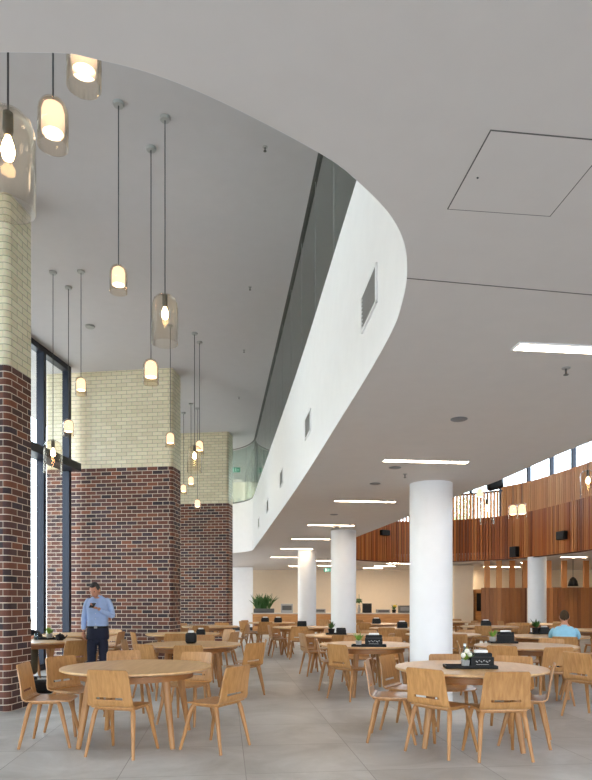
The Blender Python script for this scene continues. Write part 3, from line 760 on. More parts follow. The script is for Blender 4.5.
CH = [('L1', -1.60, 5.86, 76), ('L1', -.77, 6.07, 148), ('L1', -2.41, 6.25, 6), ('L1', -2.36, 6.86, -27), ('L1', -2.0, 7.58, -62), ('L1', -1.27, 7.32, -112),
      ('R1', 1.35, 5.90, 41), ('R1', 1.81, 5.73, 92), ('R1', 2.25, 6.27, 158), ('R1', .98, 6.44, -9), ('R1', 1.24, 6.98, -32), ('R1', 1.74, 7.03, -88), ('R1', 2.27, 6.80, -122),
      ('L2', -1.48, 8.98, 90), ('L2', -.80, 9.40, 142), ('L2', -.74, 10.0, 186), ('L2', -2.02, 9.20, 55), ('L2', -1.66, 11.1, -88), ('L2', -2.45, 10.0, 0),
      ('L3', -2.25, 12.1, 90), ('L3', -1.45, 12.6, 160), ('L3', -1.62, 13.45, -135), ('L3', -2.95, 12.5, 30),
      ('L4', -2.95, 17.2, -40), ('L4', -2.1, 17.6, -95), ('L4', -1.5, 16.4, 165), ('L4', -2.35, 15.9, 88),
      ('W1', -3.60, 10.02, 142), ('W1', -4.93, 11.58, -62), ('W2', -3.72, 12.6, 176), ('W2', -4.0, 13.35, -120),
      ('M1', .78, 9.10, 40), ('M1', .60, 10.12, -5), ('M1', 1.52, 10.55, -110), ('M1', 1.72, 10.25, -150) if False else ('M1', 1.05, 10.75, -88),
      ('M2', .84, 11.62, 88), ('M2', .36, 12.02, 14), ('M2', .42, 12.85, -45), ('M2', 1.35, 13.0, -125), ('M2', 1.55, 12.0, 150),
      ('M3', -.42, 16.0, 12), ('M3', .1, 15.4, 85), ('M3', .75, 15.75, 140), ('M3', .75, 16.75, -135), ('M3', -.4, 16.7, -40),
      ('M4', -1.4, 19.2, 30), ('M4', -.85, 18.8, 82), ('M4', -1.4, 20.0, -30), ('M4', -.15, 19.2, 150), ('M4', -.6, 20.4, -100),
      ('R2', 3.44, 8.64, 94), ('R2', 2.94, 8.90, 60), ('R2', 4.05, 9.12, 160), ('R2', 3.95, 10.05, -130), ('R2', 3.4, 10.22, -90), ('R2', 2.72, 9.6, -10),
      ('R3', 4.68, 11.07, 67), ('R3', 4.02, 11.6, 30), ('R3', 5.45, 11.55, 148), ('R3', 4.2, 12.65, -50), ('R3', 5.25, 12.75, -125),
      ('R4', 2.95, 11.95, 90), ('R4', 3.62, 12.35, 152), ('R4', 3.45, 13.3, -130), ('R4', 2.4, 13.35, -48),
      ('C1', 2.2, 14.85, 65), ('C1', 3.1, 15.05, 135), ('C1', 1.8, 15.8, -12), ('C1', 2.75, 16.4, -105),
      ('C2', 2.0, 17.9, 65), ('C2', 2.9, 18.05, 135), ('C2', 1.6, 18.75, -10), ('C2', 2.5, 19.4, -100),
      ('R5', 4.7, 15.85, 65), ('R5', 5.5, 15.95, 125), ('R5', 4.3, 16.8, -15), ('R5', 5.7, 17.1, -140), ('R5', 5.0, 17.4, -90),
      ('R6', 6.0, 14.3, 30), ('R6', 6.6, 13.9, 88), ('R6', 7.3, 14.3, 150), ('R6', 6.5, 15.5, -85),
      ('R7', 6.5, 18.0, 50), ('R7', 7.2, 17.8, 105), ('R7', 7.6, 18.9, -160), ('R7', 6.4, 19.1, -40),
      ('R8', 4.5, 19.9, 60), ('R8', 5.4, 20.0, 130), ('R8', 4.2, 21.0, -25), ('R8', 5.3, 21.3, -115),
      ('C3', 1.1, 21.0, 50), ('C3', 1.9, 20.9, 115), ('C3', .85, 21.9, -20)]
OCT = ['right side', 'far right side', 'far side', 'far left side', 'left side', 'near left side', 'near side', 'near right side']
seen = {}
def clear_of(k, x, y, fa, lim=.765):
    """slide a chair back until its backrest stands clear of the table's edge"""
    tx, ty = TB[k][0], TB[k][1]; f_ = Vector((math.cos(R(fa)), math.sin(R(fa)))); sd = Vector((-f_.y, f_.x))
    for _ in range(60):
        c = Vector((x - tx, y - ty))
        if min((c - f_ * .255 + sd * q).length for q in (-.21, -.1, 0, .1, .21)) > lim: break
        x -= f_.x * .01; y -= f_.y * .01
    return x, y
PLACED = []
for k, x, y, fa in CH:
    x, y = clear_of(k, x, y, fa); PLACED.append((k, x, y, fa))
    tx, ty = TB[k][0], TB[k][1]
    a = math.degrees(math.atan2(y - ty, x - tx)) % 360; oc = OCT[int(((a + 22.5) % 360) // 45)]
    n = seen.get((k, oc), 0); seen[k, oc] = n + 1
    if n: oc += ', second there'
    o = place(C0, 'c', (x, y, 0), R(fa - 90 + random.uniform(-3, 3)))
    tag(o, 'oak chair on the %s of %s' % (oc, TB[k][4]), 'chair', 'oak dining chairs')
o = place(C0, 'c', (3.55, 7.62, 0), R(25 - 90)); tag(o, 'oak chair alone at the right edge of the photo, facing away to the right', 'chair', 'oak dining chairs')
o = place(C0, 'c', (4.62, 8.75, 0), R(205 - 90)); tag(o, 'oak chair cut by the right edge of the photo, behind the lone one', 'chair', 'oak dining chairs')

# ------------------------------------------------------------------ things on the tables
ZT = .741
def tray(x, y, wd, dp, rz, label):
    mb = MB(); mb.bbox((0, 0, .006), (wd, dp, .012), .003)
    for s in (-1, 1): mb.bbox((0, s * (dp / 2 - .006), .015), (wd, .012, .03), .003); mb.bbox((s * (wd / 2 - .006), 0, .015), (.012, dp, .03), .003)
    o = mb.build('serving_tray', M['black'], loc=(x, y, ZT), rotz=R(rz)); tag(o, label, 'tray', 'black trays on the tables')
def caddy(x, y, z, wd, rz, label, marks=True, top=False):
    e = empty('napkin_caddy', (x, y, z), R(rz)); tag(e, label, 'napkin holder', 'black napkin holders')
    h = wd * .62; dp = wd * .55
    mb = MB(); mb.prism([(-wd / 2, -dp / 2), (wd / 2, -dp / 2), (wd / 2, dp / 2), (-wd / 2, dp / 2)], 0, h * .72)
    mb.bbox((0, .02, h * .5), (wd * .96, dp * .6, h), .012); mb.build('body', M['black'], e)
    mb = MB(); mb.bbox((0, .02, h + .012), (wd * .6, dp * .4, .03), .01); mb.build('napkins', M['paper'], e)
    if marks:
        mb = MB()
        for i, (a, b) in enumerate([(-.30, .10), (-.17, .05), (-.09, .08), (.03, .06), (.13, .12), (.27, .07)]):
            mb.box((a * wd + b * wd / 2, -dp / 2 - .002, h * .42 + (.05 if i % 2 else -.02) * h), (b * wd, .003, h * .07), Matrix.Rotation(.6 * (-1) ** i, 3, 'Y'))
        mb.box((0, -dp / 2 - .002, h * .2), (wd * .55, .003, h * .03)); mb.build('lettering', M['lgrey'], e)
def pot_plant(x, y, z, s, label, flower=None, pale=True, grp='small table plants'):
    e = empty('potted_plant', (x, y, z)); tag(e, label, 'plant', grp)
    mb = MB(); mb.lathe([(.001, 0), (.03 * s, 0), (.04 * s, .06 * s), (.034 * s, .06 * s), (.001, .05 * s)], n=14); mb.build('pot', M['lgrey'] if pale else M['black'], e, smooth=40)
    mb = MB()
    for i in range(26):
        a = random.uniform(0, 6.28); t = random.uniform(.2, 1); L = random.uniform(.05, .11) * s
        b = Vector((0, 0, .055 * s)); tip = b + Vector((math.cos(a) * t * L, math.sin(a) * t * L, L * random.uniform(.5, 1.1)))
        mid = (b + tip) / 2; sd = Vector((-math.sin(a), math.cos(a), 0)) * .014 * s
        v = [mb.bm.verts.new(q) for q in (b, mid + sd, tip, mid - sd)]; w_ = [mb.bm.verts.new(q + Vector((0, 0, .002))) for q in (b, mid + sd, tip, mid - sd)]
        mb.bm.faces.new(v); mb.bm.faces.new(w_[::-1])
        for q in range(4): mb.bm.faces.new((v[q], v[(q + 1) % 4], w_[(q + 1) % 4], w_[q]))
    mb.build('foliage', M['leaf_pale'] if pale else M['leaf'], e)
    if flower:
        mb = MB()
        for i in range(3): mb.ball((random.uniform(-.04, .04) * s, random.uniform(-.04, .0) * s, random.uniform(.1, .15) * s), .022 * s, sub=8)
        mb.build('flower', M[flower], e, smooth=True)
def bottle(x, y, z, label):
    e = empty('glass_bottle', (x, y, z)); tag(e, label, 'bottle')
    mb = MB(); mb.lathe([(.001, 0), (.034, 0), (.036, .02), (.036, .11), (.03, .135), (.014, .165), (.012, .20)], n=16); mb.build('body', M['bottle'], e, smooth=True)
    mb = MB(); mb.lathe([(.014, .198), (.014, .222), (.001, .224)], n=12); mb.build('cap', M['paper'], e)
def glass(x, y, z, label):
    mb = MB(); mb.lathe([(.001, .004), (.03, .0), (.036, .11), (.033, .11), (.028, .01), (.001, .008)], n=16); o = mb.build('drinking_glass', M['bottle'], smooth=True, loc=(x, y, z)); tag(o, label, 'glass')
ZTT = ZT + .0125
p = on(470, 668, .74); tray(p.x, p.y, .50, .20, -4, 'black tray on the nearest right hand table')
caddy(p.x + .11, p.y, ZTT, .22, -4, 'black napkin holder with white lettering on the nearest right table')
pot_plant(p.x - .05, p.y - .02, ZTT, 1.15, 'small green plant with pale flowers beside the bottle on the nearest right table', 'flower_white')
bottle(p.x - .05 + .015, p.y + .06, ZTT, 'pale blue glass bottle on the nearest right table')
p = on(369, 646.5, .74); tray(p.x, p.y, .50, .22, -8, 'black tray on the table left of the nearest column')
caddy(p.x + .07, p.y, ZTT, .25, -8, 'black napkin holder on the table left of the nearest column')
pot_plant(p.x - .15, p.y, ZTT, 1.2, 'small green plant left of the napkin holder, on the table left of the nearest column')
p = on(336, 634.5, .74); tray(p.x, p.y, .40, .22, 0, 'black tray on the table before the second column')
caddy(p.x + .10, p.y, ZTT, .19, 0, 'black napkin holder on the table before the second column', False)
pot_plant(p.x - .09, p.y, ZTT, 1.7, 'dark leafy plant on the table before the second column', None, False)
p = on(505, 643.5, .74); tray(p.x, p.y + .1, .42, .22, -5, 'black tray on the second right table')
caddy(p.x + .04, p.y + .1, ZTT, .26, -20, 'black napkin holder on the second right table', False)
pot_plant(p.x - .16, p.y + .1, ZTT, 1.4, 'small pale green plant on the second right table')
p = on(546, 634.5, .74); tray(p.x, p.y + .2, .44, .24, 0, 'black tray on the table of the person in pale blue')
pot_plant(p.x - .12, p.y + .2, ZTT, 1.9, 'dark green plant on the table of the person in pale blue', None, False)
caddy(p.x + .05, p.y + .2, ZTT, .2, 0, 'napkin holder with white napkins before the person in pale blue', False)
glass(p.x + .3, p.y + .12, ZT, 'clear drinking glass beside the person in pale blue')
# rounded dispenser on the second left table
p = on(191, 643.5, .74); e = empty('napkin_dispenser', (p.x, p.y, ZT)); tag(e, 'rounded black napkin dispenser with white napkin on top, on the second left table', 'napkin holder')
mb = MB(); mb.bbox((0, 0, .085), (.17, .12, .17), .04, seg=4); mb.build('body', M['black'], e, smooth=True)
mb = MB(); mb.bbox((0, 0, .18), (.09, .05, .05), .015); mb.build('napkins', M['paper'], e)
p = on(200, 635, .74); caddy(p.x, p.y + .1, ZT, .17, 0, 'black napkin holder on the third left table', False)
for k, dx, n_ in (('M3', 0, 'black napkin holder on the mid distance table left of the second column'), ('M4', .2, 'right of two black napkin holders on the far table left of the third column'), ('M4', -.2, 'left of two black napkin holders on the far table left of the third column'),
                  ('C1', .05, 'black napkin holder on the middle distance table between the two columns'), ('C2', .0, 'black napkin holder on the farther table between the two columns'), ('R5', -.1, 'black napkin holder on the far table right of the nearest column')):
    caddy(TB[k][0] + dx, TB[k][1] - .05, ZT, .24, 0, n_, False)
# window table
p = on(36, 640, .74); glass(p.x, p.y, ZT, 'clear drinking glass on the window table behind the nearest pillar')
p = on(46, 640, .74); pot_plant(p.x, p.y + .15, ZTT, 1.4, 'small green plant on the window table behind the nearest pillar'); tray(p.x + .02, p.y + .15, .44, .2, 0, 'black tray on the window table behind the nearest pillar')
p = on(60, 640.5, .74); e = empty('teapot', (p.x, p.y, ZT)); tag(e, 'small dark teapot on the window table behind the nearest pillar', 'teapot')
mb = MB(); mb.lathe([(.001, 0), (.05, .002), (.075, .04), (.07, .08), (.04, .105), (.012, .11), (.012, .125), (.001, .128)], n=18); mb.build('body', M['dark_cloth'], e, smooth=True)
mb = MB(); mb.tube([(.06, 0, .04), (.1, 0, .06), (.12, 0, .09)], [.014, .01, .008]); mb.build('spout', M['dark_cloth'], e, smooth=True)
mb = MB(); mb.tube([(-.06, 0, .085), (-.1, 0, .09), (-.11, 0, .06), (-.07, 0, .03)], .008); mb.build('handle', M['dark_cloth'], e, smooth=True)
p = on(112, 634.5, .74); mb = MB(); mb.lathe([(.001, 0), (.03, 0), (.042, .09), (.038, .09), (.028, .008), (.001, .006)], n=16); o = mb.build('paper_cup', M['paper'], smooth=True, loc=(-3.98, 12.55, ZT)); tag(o, 'white cup on the window table behind the man', 'cup')
# bag on the floor
p = on(42, 693, 0); e = empty('shoulder_bag', (p.x, p.y, 0), R(10)); tag(e, 'black bag lying on the floor by the window table', 'bag')
mb = MB(); mb.bbox((0, 0, .10), (.36, .2, .20), .05, seg=3); mb.build('body', M['black_matte'], e, smooth=True)
mb = MB(); mb.tube([(-.12, -.02, .19), (-.08, -.04, .25), (.08, -.04, .25), (.12, -.02, .19)], .01); mb.build('handle', M['black_matte'], e, smooth=True)

# ------------------------------------------------------------------ counter at the back
e = empty('service_counter', (2.0, 29.6, 0)); tag(e, 'long timber fronted service counter with pale worktop along the back wall', 'counter')
mb = MB(); mb.box((0.05, 0, .40), (8.1, .7, .80)); mb.build('body', M['counter'], e)
mb = MB(); mb.bbox((0.05, 0, .825), (8.2, .8, .05), .008); mb.build('worktop', M['stone'], e)
ZK = .851
def planter():
    p = at(264, 607, 29.5); e = empty('planter_box', (p.x, p.y, ZK)); tag(e, 'dark oblong planter of leafy palms on the left end of the counter', 'plant')
    mb = MB(); mb.bbox((0, 0, .1), (.95, .3, .20), .02); mb.build('box', M['dgrey'], e)
    mb = MB()
    for i in range(110):
        b = Vector((random.uniform(-.4, .28), random.uniform(-.1, .1), .2)); a = random.uniform(0, 6.28); L = random.uniform(.35, .85); sp = random.uniform(.2, .95)
        pts = [b, b + Vector((math.cos(a) * sp * L * .3, math.sin(a) * sp * L * .3, L * .5)), b + Vector((math.cos(a) * sp * L * .8, math.sin(a) * sp * L * .5, L * .85))]
        mb.tube(pts, [.012, .026, .003], 4)
    mb.build('foliage', M['leaf'], e)
planter()
def kit(name, u, v, wd, dp, hgt, m, label, cat, lid='black'):
    p = at(u, v, 29.5); e = empty(name, (p.x, p.y, ZK)); tag(e, label, cat)
    mb = MB(); mb.bbox((0, 0, hgt / 2), (wd, dp, hgt), .02); mb.build('body', M[m], e)
    mb = MB(); mb.bbox((0, -dp / 2 - .01, hgt * .55), (wd * .8, .02, hgt * .5), .008); mb.build('front_panel', M[lid], e)
kit('coffee_machine', 287, 608, .55, .4, .42, 'lgrey', 'grey machine on the counter right of the palms', 'machine', 'dgrey')
kit('till_screen', 367, 608, .42, .2, .44, 'black', 'black screen on the counter right of the second column', 'screen')
kit('serving_dish', 383, 611, .62, .4, .16, 'lgrey', 'low grey dish on the counter beside the black screen', 'dish', 'dgrey')
kit('serving_cabinet', 404, 607, .5, .4, .34, 'dgrey', 'dark grey cabinet on the counter left of the nearest column', 'cabinet', 'grey')
kit('serving_dish', 320, 611, .5, .4, .18, 'lgrey', 'low grey dish on the counter right of the third column', 'dish', 'dgrey')
p = at(394, 612, 29.5); pot_plant(p.x, p.y, ZK, 2.6, 'yellow flowers in a pot on the counter', 'flower', False, None)
p = at(359, 612, 29.5); e = empty('vase_plant', (p.x, p.y, ZK)); tag(e, 'tall dark plant in a vase on the counter beside the second column', 'plant')
mb = MB(); mb.lathe([(.001, 0), (.06, 0), (.075, .15), (.04, .32), (.05, .36), (.04, .36), (.001, .3)], n=16); mb.build('vase', M['lgrey'], e, smooth=True)
mb = MB(); mb.tube([(0, 0, .3), (.01, 0, .6), (.0, 0, .86)], .01)
for i in range(40):
    a = random.uniform(0, 6.28); mb.tube([(0, 0, .45), (math.cos(a) * .09, math.sin(a) * .09, .5 + random.uniform(-.02, .15)), (math.cos(a) * .17, math.sin(a) * .17, .45 + random.uniform(-.05, .2))], [.01, .025, .004], 4)
mb.build('foliage', M['leaf'], e)
# recess with dark screen near the partition
p = at(478, 601, 28.8); e = empty('oven_unit', (p.x + .15, p.y - .0, 0)); tag(e, 'tall timber unit with a dark oven opening left of the partition', 'cabinet')
mb = MB(); mb.box((0, 0, .96), (.70, .6, 1.92)); mb.build('body', M['counter'], e)
mb = MB(); mb.bbox((0, -.31, 1.35), (.60, .03, .80), .01); mb.build('oven_door', M['black'], e)

# ------------------------------------------------------------------ people
def skin(joints, edges, sub=2):
    names = list(joints); idx = {n: i for i, n in enumerate(names)}
    me = bpy.data.meshes.new('tmp'); me.from_pydata([joints[n][0] for n in names], [(idx[a], idx[b]) for a, b in edges], [])
    o = bpy.data.objects.new('tmp', me); COL.objects.link(o)
    o.modifiers.new('s', 'SKIN'); sv = me.skin_vertices[0].data if me.skin_vertices else None
    if sv is None:
        bpy.context.view_layer.objects.active = o; bpy.ops.mesh.customdata_skin_add(); sv = me.skin_vertices[0].data
    for i, n in enumerate(names):
        r = joints[n][1]; sv[i].radius = r if isinstance(r, tuple) else (r, r); sv[i].use_root = (i == 0)
    o.modifiers.new('u', 'SUBSURF').levels = sub; o.modifiers['u'].render_levels = sub
    dg = bpy.context.evaluated_depsgraph_get(); ev = o.evaluated_get(dg)
    t = bmesh.new(); t.from_mesh(ev.to_mesh()); ev.to_mesh_clear()
    bpy.data.objects.remove(o); bpy.data.meshes.remove(me)
    return t
def head(mb, c, pitch, yaw=0, s=1.0):
    """a head facing -Y before it is turned: skull, jaw, nose, ears, brow and eye hollows"""
    rot = Matrix.Rotation(yaw, 4, 'Z') @ Matrix.Rotation(pitch, 4, 'X')
    t = bmesh.new(); bmesh.ops.create_uvsphere(t, u_segments=24, v_segments=18, radius=1)
    for v in t.verts:
        x, y, z = v.co
        k = 1 - .28 * max(0, -z) ** 1.5                       # narrowing jaw
        px, py, pz = x * .076 * k, y * .097 * (1 - .12 * max(0, -z)), z * .118
        if y < 0 and z < -.3: py -= .006                       # chin forward
        if y < -.6 and abs(x) < .22 and -.38 < z < .18: py -= .022 * (1 - abs(x) / .22) * (.5 + (.18 - z))   # nose
        if y < -.5 and .02 < z < .28 and .2 < abs(x) < .62: py += .006   # eye hollows
        v.co = (px, py, pz)
    mb.merge(t, Matrix.Translation(c) @ rot @ Matrix.Scale(s, 4))
    for sx in (-1, 1):
        t = bmesh.new(); bmesh.ops.create_uvsphere(t, u_segments=10, v_segments=8, radius=1, matrix=Matrix.Diagonal((.012, .02, .032, 1)))
        mb.merge(t, Matrix.Translation(c) @ rot @ Matrix.Scale(s, 4) @ Matrix.Translation((sx * .077, .008, -.005)))
    return rot
def hair(parent, c, rot, m, full=1.0):
    t = bmesh.new(); bmesh.ops.create_uvsphere(t, u_segments=24, v_segments=18, radius=1)
    for v in t.verts:
        x, y, z = v.co; v.co = (x * .083, y * .104 + .004, z * .121 + .006)
    kill = [v for v in t.verts if v.co.z < (.072 if v.co.y < -.05 else .02 - (v.co.y + .05) * .9 * full)]
    bmesh.ops.delete(t, geom=kill, context='VERTS')
    bmesh.ops.solidify(t, geom=t.faces[:], thickness=.008)
    mb = MB(); mb.merge(t, Matrix.Translation(c) @ rot); mb.build('hair', m, parent, smooth=True)
def face_bits(parent, c, rot):
    mb = MB()
    for sx in (-1, 1): mb.merge(sph(.008), Matrix.Translation(c) @ rot @ Matrix.Translation((sx * .031, -.082, .016)))
    mb.build('eye', M['black'], parent)
    mb = MB(); mb.merge(sph(1, (.024, .006, .005)), Matrix.Translation(c) @ rot @ Matrix.Translation((0, -.088, -.058))); mb.build('mouth', plain('lips', (160, 92, 82), .5), parent)
def sph(r, sc=(1, 1, 1)):
    t = bmesh.new(); bmesh.ops.create_uvsphere(t, u_segments=10, v_segments=8, radius=r, matrix=Matrix.Diagonal((sc[0], sc[1], sc[2], 1))); return t
def hand(mb, wrist, direction, palm_n, side, curl=.5, s=1.0):
    """palm and five unequal bent fingers, thumb leaving the side of the palm"""
    d = Vector(direction).normalized(); n = Vector(palm_n); n = (n - d * n.dot(d)).normalized(); x = d.cross(n) * side
    wv = Vector(wrist)
    mb.merge(skin({'a': (wv, (.026, .02)), 'b': (wv + d * .05 * s, (.036, .018)), 'c': (wv + d * .088 * s, (.038, .015))}, [('a', 'b'), ('b', 'c')], 1))
    for off, L in ((-.030, .060), (-.010, .072), (.011, .078), (.031, .070)):
        b = wv + d * .082 * s + x * off * s
        p1 = b + (d * math.cos(curl) + n * math.sin(curl)) * L * .5 * s
        p2 = p1 + (d * math.cos(curl * 2.4) + n * math.sin(curl * 2.4)) * L * .5 * s
        mb.merge(skin({'a': (b - d * .015, .0095), 'b': (p1, .0088), 'c': (p2, .0070)}, [('a', 'b'), ('b', 'c')], 1))
    b = wv + d * .03 * s + x * .03 * s; p1 = b + (d * .6 + x * .7 + n * .3).normalized() * .036 * s; p2 = p1 + (d * .85 + n * .5).normalized() * .03 * s
    mb.merge(skin({'a': (b, .012), 'b': (p1, .0105), 'c': (p2, .008)}, [('a', 'b'), ('b', 'c')], 1))

def man(loc, rz):
    e = empty('person', loc, rz); tag(e, 'standing man in light blue shirt and navy trousers looking down at his phone', 'person')
    e.scale = (.93, .95, 1)
    hc = Vector((-.015, -.115, 1.565))
    Ls, Le, Lw = (.165, .015, 1.405), (.25, .015, 1.155), (.065, -.235, 1.29)
    Rs, Re, Rw = (-.165, .015, 1.405), (-.235, .04, 1.15), (-.225, -.03, .93)
    body = MB()
    body.merge(skin({'pel': ((0, 0, .96), (.10, .08)), 'ch': ((0, 0, 1.25), (.12, .085)), 'up': ((0, .015, 1.39), (.10, .07)), 'nk': ((-.003, -.02, 1.475), .056), 'hd': ((-.008, -.075, 1.54), .055),
                     'ls': (Ls, .045), 'le': (Le, .036), 'lw': (Lw, .026), 'rs': (Rs, .045), 're': (Re, .036), 'rw': (Rw, .027),
                     'lh': ((.085, 0, .84), .055), 'lk': ((.095, -.02, .49), .05), 'la': ((.10, .02, .09), .036), 'rh': ((-.085, 0, .84), .055), 'rk': ((-.095, -.02, .49), .05), 'ra': ((-.10, .02, .09), .036)},
                    [('pel', 'ch'), ('ch', 'up'), ('up', 'nk'), ('nk', 'hd'), ('up', 'ls'), ('ls', 'le'), ('le', 'lw'), ('up', 'rs'), ('rs', 're'), ('re', 'rw'), ('pel', 'lh'), ('lh', 'lk'), ('lk', 'la'), ('pel', 'rh'), ('rh', 'rk'), ('rk', 'ra')]))
    rot = head(body, hc, R(30), R(-12))
    hand(body, Lw, (-.72, -.35, .2), (-.2, .3, 1), 1, .55)
    hand(body, Rw, (.05, -.1, -1), (1, 0, 0), -1, .45)
    body.build('body', M['skin'], e, smooth=True)
    hair(e, hc, rot, M['hair_grey']); face_bits(e, hc, rot)
    # shirt: lofted torso with sloping shoulders, sleeves grown along the arms
    def loft(secs, n=28):
        mb = MB(); rs = []
        for cx, cy, z, rx, ry in secs:
            ring = []
            for i in range(n):
                a = 2 * math.pi * i / n; c, s_ = math.cos(a), math.sin(a); p = .82
                ring.append(mb.bm.verts.new((cx + rx * math.copysign(abs(c) ** p, c), cy + ry * math.copysign(abs(s_) ** p, s_), z)))
            rs.append(ring)
        mb.skin_rings(rs); return mb
    sh = loft([(0, 0, .975, .158, .112), (0, 0, 1.02, .170, .124), (0, 0, 1.10, .165, .122), (0, -.003, 1.20, .172, .124), (0, 0, 1.30, .182, .122), (0, .008, 1.37, .186, .108), (0, .012, 1.415, .170, .088), (0, .008, 1.445, .125, .075), (0, 0, 1.465, .085, .068), (-.002, -.006, 1.485, .070, .066)])
    for a, b, c in ((Ls, Le, Lw), (Rs, Re, Rw)):
        A, B, C = Vector(a), Vector(b), Vector(c)
        inn = A + Vector((-.05 if A.x > 0 else .05, 0, -.02))
        sh.merge(skin({'i': (inn, (.070, .070)), 'a': (A, (.066, .066)), 'm': (A.lerp(B, .5), .058), 'b': (B, .050), 'n': (B.lerp(C, .5), .045), 'c': (B.lerp(C, .93), .036)}, [('i', 'a'), ('a', 'm'), ('m', 'b'), ('b', 'n'), ('n', 'c')]))
    s_ = sh.build('shirt', M['shirt'], e, smooth=True)
    mb = MB()
    for sx in (-1, 1): mb.bbox((sx * .038, -.070, 1.478), (.065, .016, .035), .006, Matrix.Rotation(sx * .6, 3, 'Y'))
    mb.build('collar', M['shirt'], s_, smooth=True)
    mb = MB()
    for z in (1.05, 1.13, 1.21, 1.29, 1.37): mb.ball((0, -.125 if z < 1.33 else -.105, z), .006, sub=6)
    mb.build('buttons', M['paper'], s_)
    tr = MB(); tr.ball((0, 0, .80), .085, (1, 1.05, 1)); tr.merge(loft([(0, 0, 1.02, .163, .117), (0, 0, .98, .168, .122), (0, .006, .92, .178, .130), (0, .006, .86, .182, .128), (0, 0, .81, .178, .115)]).bm)
    for sx in (-1, 1):
        tr.merge(skin({'h': ((sx * .088, 0, .86), (.088, .10)), 't': ((sx * .092, -.005, .70), (.086, .092)), 'k': ((sx * .098, -.015, .48), .072), 'c': ((sx * .102, .01, .28), .064), 'a': ((sx * .105, .02, .07), .06)}, [('h', 't'), ('t', 'k'), ('k', 'c'), ('c', 'a')]))
    tr.build('trousers', M['navy_cloth'], e, smooth=True)
    bl = loft([(0, 0, .985, .171, .125), (0, 0, 1.02, .169, .123)]).build('belt', M['black'], e, smooth=40)
    mb = MB(); mb.bbox((0, -.127, 1.002), (.05, .012, .038), .004); mb.build('buckle', M['lgrey'], bl)
    for sx in (-1, 1):
        mb = MB(); mb.merge(skin({'a': ((sx * .11, .05, .045), (.042, .04)), 'b': ((sx * .115, -.06, .04), (.046, .034)), 'c': ((sx * .125, -.17, .032), (.036, .024))}, [('a', 'b'), ('b', 'c')])); mb.build('shoe', M['black'], e, smooth=True)
    # the phone he holds
    rzm = Matrix.Rotation(rz, 4, 'Z'); pc = Vector(loc) + (rzm @ Vector((-.005, -.272, 1.335)))
    ph = empty('phone', pc, rz); tag(ph, 'dark mobile phone in the standing man\'s hand', 'phone')
    rot = Matrix.Rotation(R(55), 3, 'X')
    mb = MB(); mb.bbox((0, 0, 0), (.072, .009, .145), .004, Matrix.Rotation(R(-64), 3, 'X')); mb.build('case', M['black'], ph)
    mb = MB(); mb.box((0, .0042, .0022), (.064, .002, .13), Matrix.Rotation(R(-64), 3, 'X')); mb.build('screen', M['black_matte'], ph)
man((-3.05, 9.77, 0), R(2))

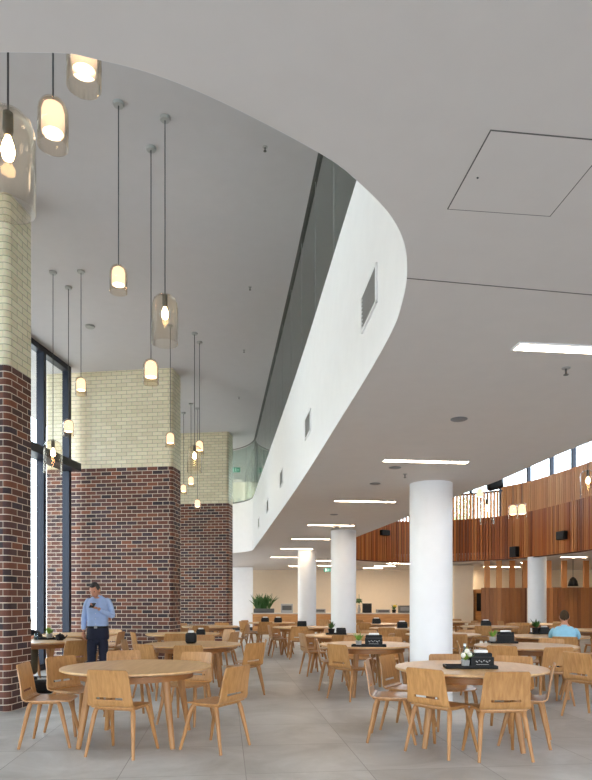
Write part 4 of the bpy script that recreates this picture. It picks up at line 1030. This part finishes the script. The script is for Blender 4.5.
def seated(loc, rz, label, top, legs, hairm, lean=.12, zs=.0, hair_full=1.0):
    """faces -Y before turning; seat at the origin, hips over it"""
    e = empty('person', loc, rz); tag(e, label, 'person')
    y = -lean; hc = Vector((0, y - .10, 1.115 + zs)); up = (0, y * .9, .90 + zs * .8)
    Ls, Rs = (.18, y * .85, .885 + zs * .8), (-.18, y * .85, .885 + zs * .8)
    Le, Re = (.225, y - .10, .76), (-.225, y - .10, .76); Lw, Rw = (.12, y - .36, .785), (-.12, y - .36, .785)
    J = {'pel': ((0, .02, .56), (.12, .10)), 'ch': ((0, y * .5, .76), (.12, .09)), 'up': (up, (.10, .06)), 'nk': ((0, y - .03, .995 + zs), .055), 'hd': ((0, y - .07, 1.07 + zs), .055), 'ls': (Ls, .055), 'le': (Le, .04), 'lw': (Lw, .027), 'rs': (Rs, .055), 're': (Re, .04), 'rw': (Rw, .027),
         'lh': ((.10, -.02, .545), .08), 'lk': ((.11, -.44, .53), .055), 'la': ((.11, -.42, .09), .036), 'rh': ((-.10, -.02, .545), .08), 'rk': ((-.11, -.44, .53), .055), 'ra': ((-.11, -.42, .09), .036)}
    E_ = [('pel', 'ch'), ('ch', 'up'), ('up', 'nk'), ('nk', 'hd'), ('up', 'ls'), ('ls', 'le'), ('le', 'lw'), ('up', 'rs'), ('rs', 're'), ('re', 'rw'), ('pel', 'lh'), ('lh', 'lk'), ('lk', 'la'), ('pel', 'rh'), ('rh', 'rk'), ('rk', 'ra')]
    b = MB(); b.merge(skin(J, E_)); rot = head(b, hc, R(18))
    hand(b, Lw, (-.6, -.8, -.05), (0, 0, -1), 1, .3); hand(b, Rw, (.6, -.8, -.05), (0, 0, -1), -1, .3)
    b.build('body', M['skin'], e, smooth=True); hair(e, hc, rot, hairm, hair_full); face_bits(e, hc, rot)
    s_ = MB(); rs = []; n = 26; k_ = zs * .8
    for cy, z, rx, ry in [(.02, .47, .165, .12), (.02, .56, .18, .135), (y * .35, .68, .185, .135), (y * .6, .78 + k_ * .6, .195, .13), (y * .8, .86 + k_, .20, .115), (y * .86, .91 + k_, .185, .092), (y * .9, .945 + k_, .135, .075), (y * .95, .965 + zs, .08, .066), (y - .01, .985 + zs, .066, .062)]:
        rs.append([s_.bm.verts.new((rx * math.copysign(abs(math.cos(2 * math.pi * i / n)) ** .85, math.cos(2 * math.pi * i / n)), cy + ry * math.sin(2 * math.pi * i / n), z)) for i in range(n)])
    s_.skin_rings(rs)
    for a, b, c in ((Ls, Le, Lw), (Rs, Re, Rw)):
        A, B, C = Vector(a), Vector(b), Vector(c); inn = A + Vector((-.06 if A.x > 0 else .06, 0, -.03))
        s_.merge(skin({'i': (inn, .07), 'a': (A, .07), 'm': (A.lerp(B, .5), .062), 'b': (B, .055), 'n': (B.lerp(C, .5), .048), 'c': (B.lerp(C, .92), .04)}, [('i', 'a'), ('a', 'm'), ('m', 'b'), ('b', 'n'), ('n', 'c')]))
    s_.build('sweatshirt' if top is M['sweat'] else 'jacket', top, e, smooth=True)
    J3 = {'pel': ((0, .02, .555), (.165, .11)), 'lh': ((.10, -.04, .55), .09), 'lk': ((.11, -.44, .535), .075), 'la': ((.11, -.42, .10), .055), 'rh': ((-.10, -.04, .55), .09), 'rk': ((-.11, -.44, .535), .075), 'ra': ((-.11, -.42, .10), .055)}
    t_ = MB(); t_.merge(skin(J3, [p for p in E_ if p[0] in J3 and p[1] in J3])); t_.build('trousers', legs, e, smooth=True)
    for sx in (-1, 1):
        mb = MB(); mb.merge(skin({'a': ((sx * .11, -.39, .045), (.042, .04)), 'b': ((sx * .115, -.50, .04), (.046, .034)), 'c': ((sx * .12, -.60, .032), (.036, .024))}, [('a', 'b'), ('b', 'c')])); mb.build('shoe', M['black'], e, smooth=True)
seated((4.70, 11.12, 0), R(157), 'seated person in pale blue sweatshirt seen from behind, brown hair', M['sweat'], M['navy_cloth'], M['hair_brown'], .10, 0.0)
seated((-4.93, 11.56, 0), R(28), 'person in dark top and olive trousers at the window table, mostly hidden by pillar', M['dark_cloth'], M['olive_cloth'], M['hair_grey'], .14, -.08)
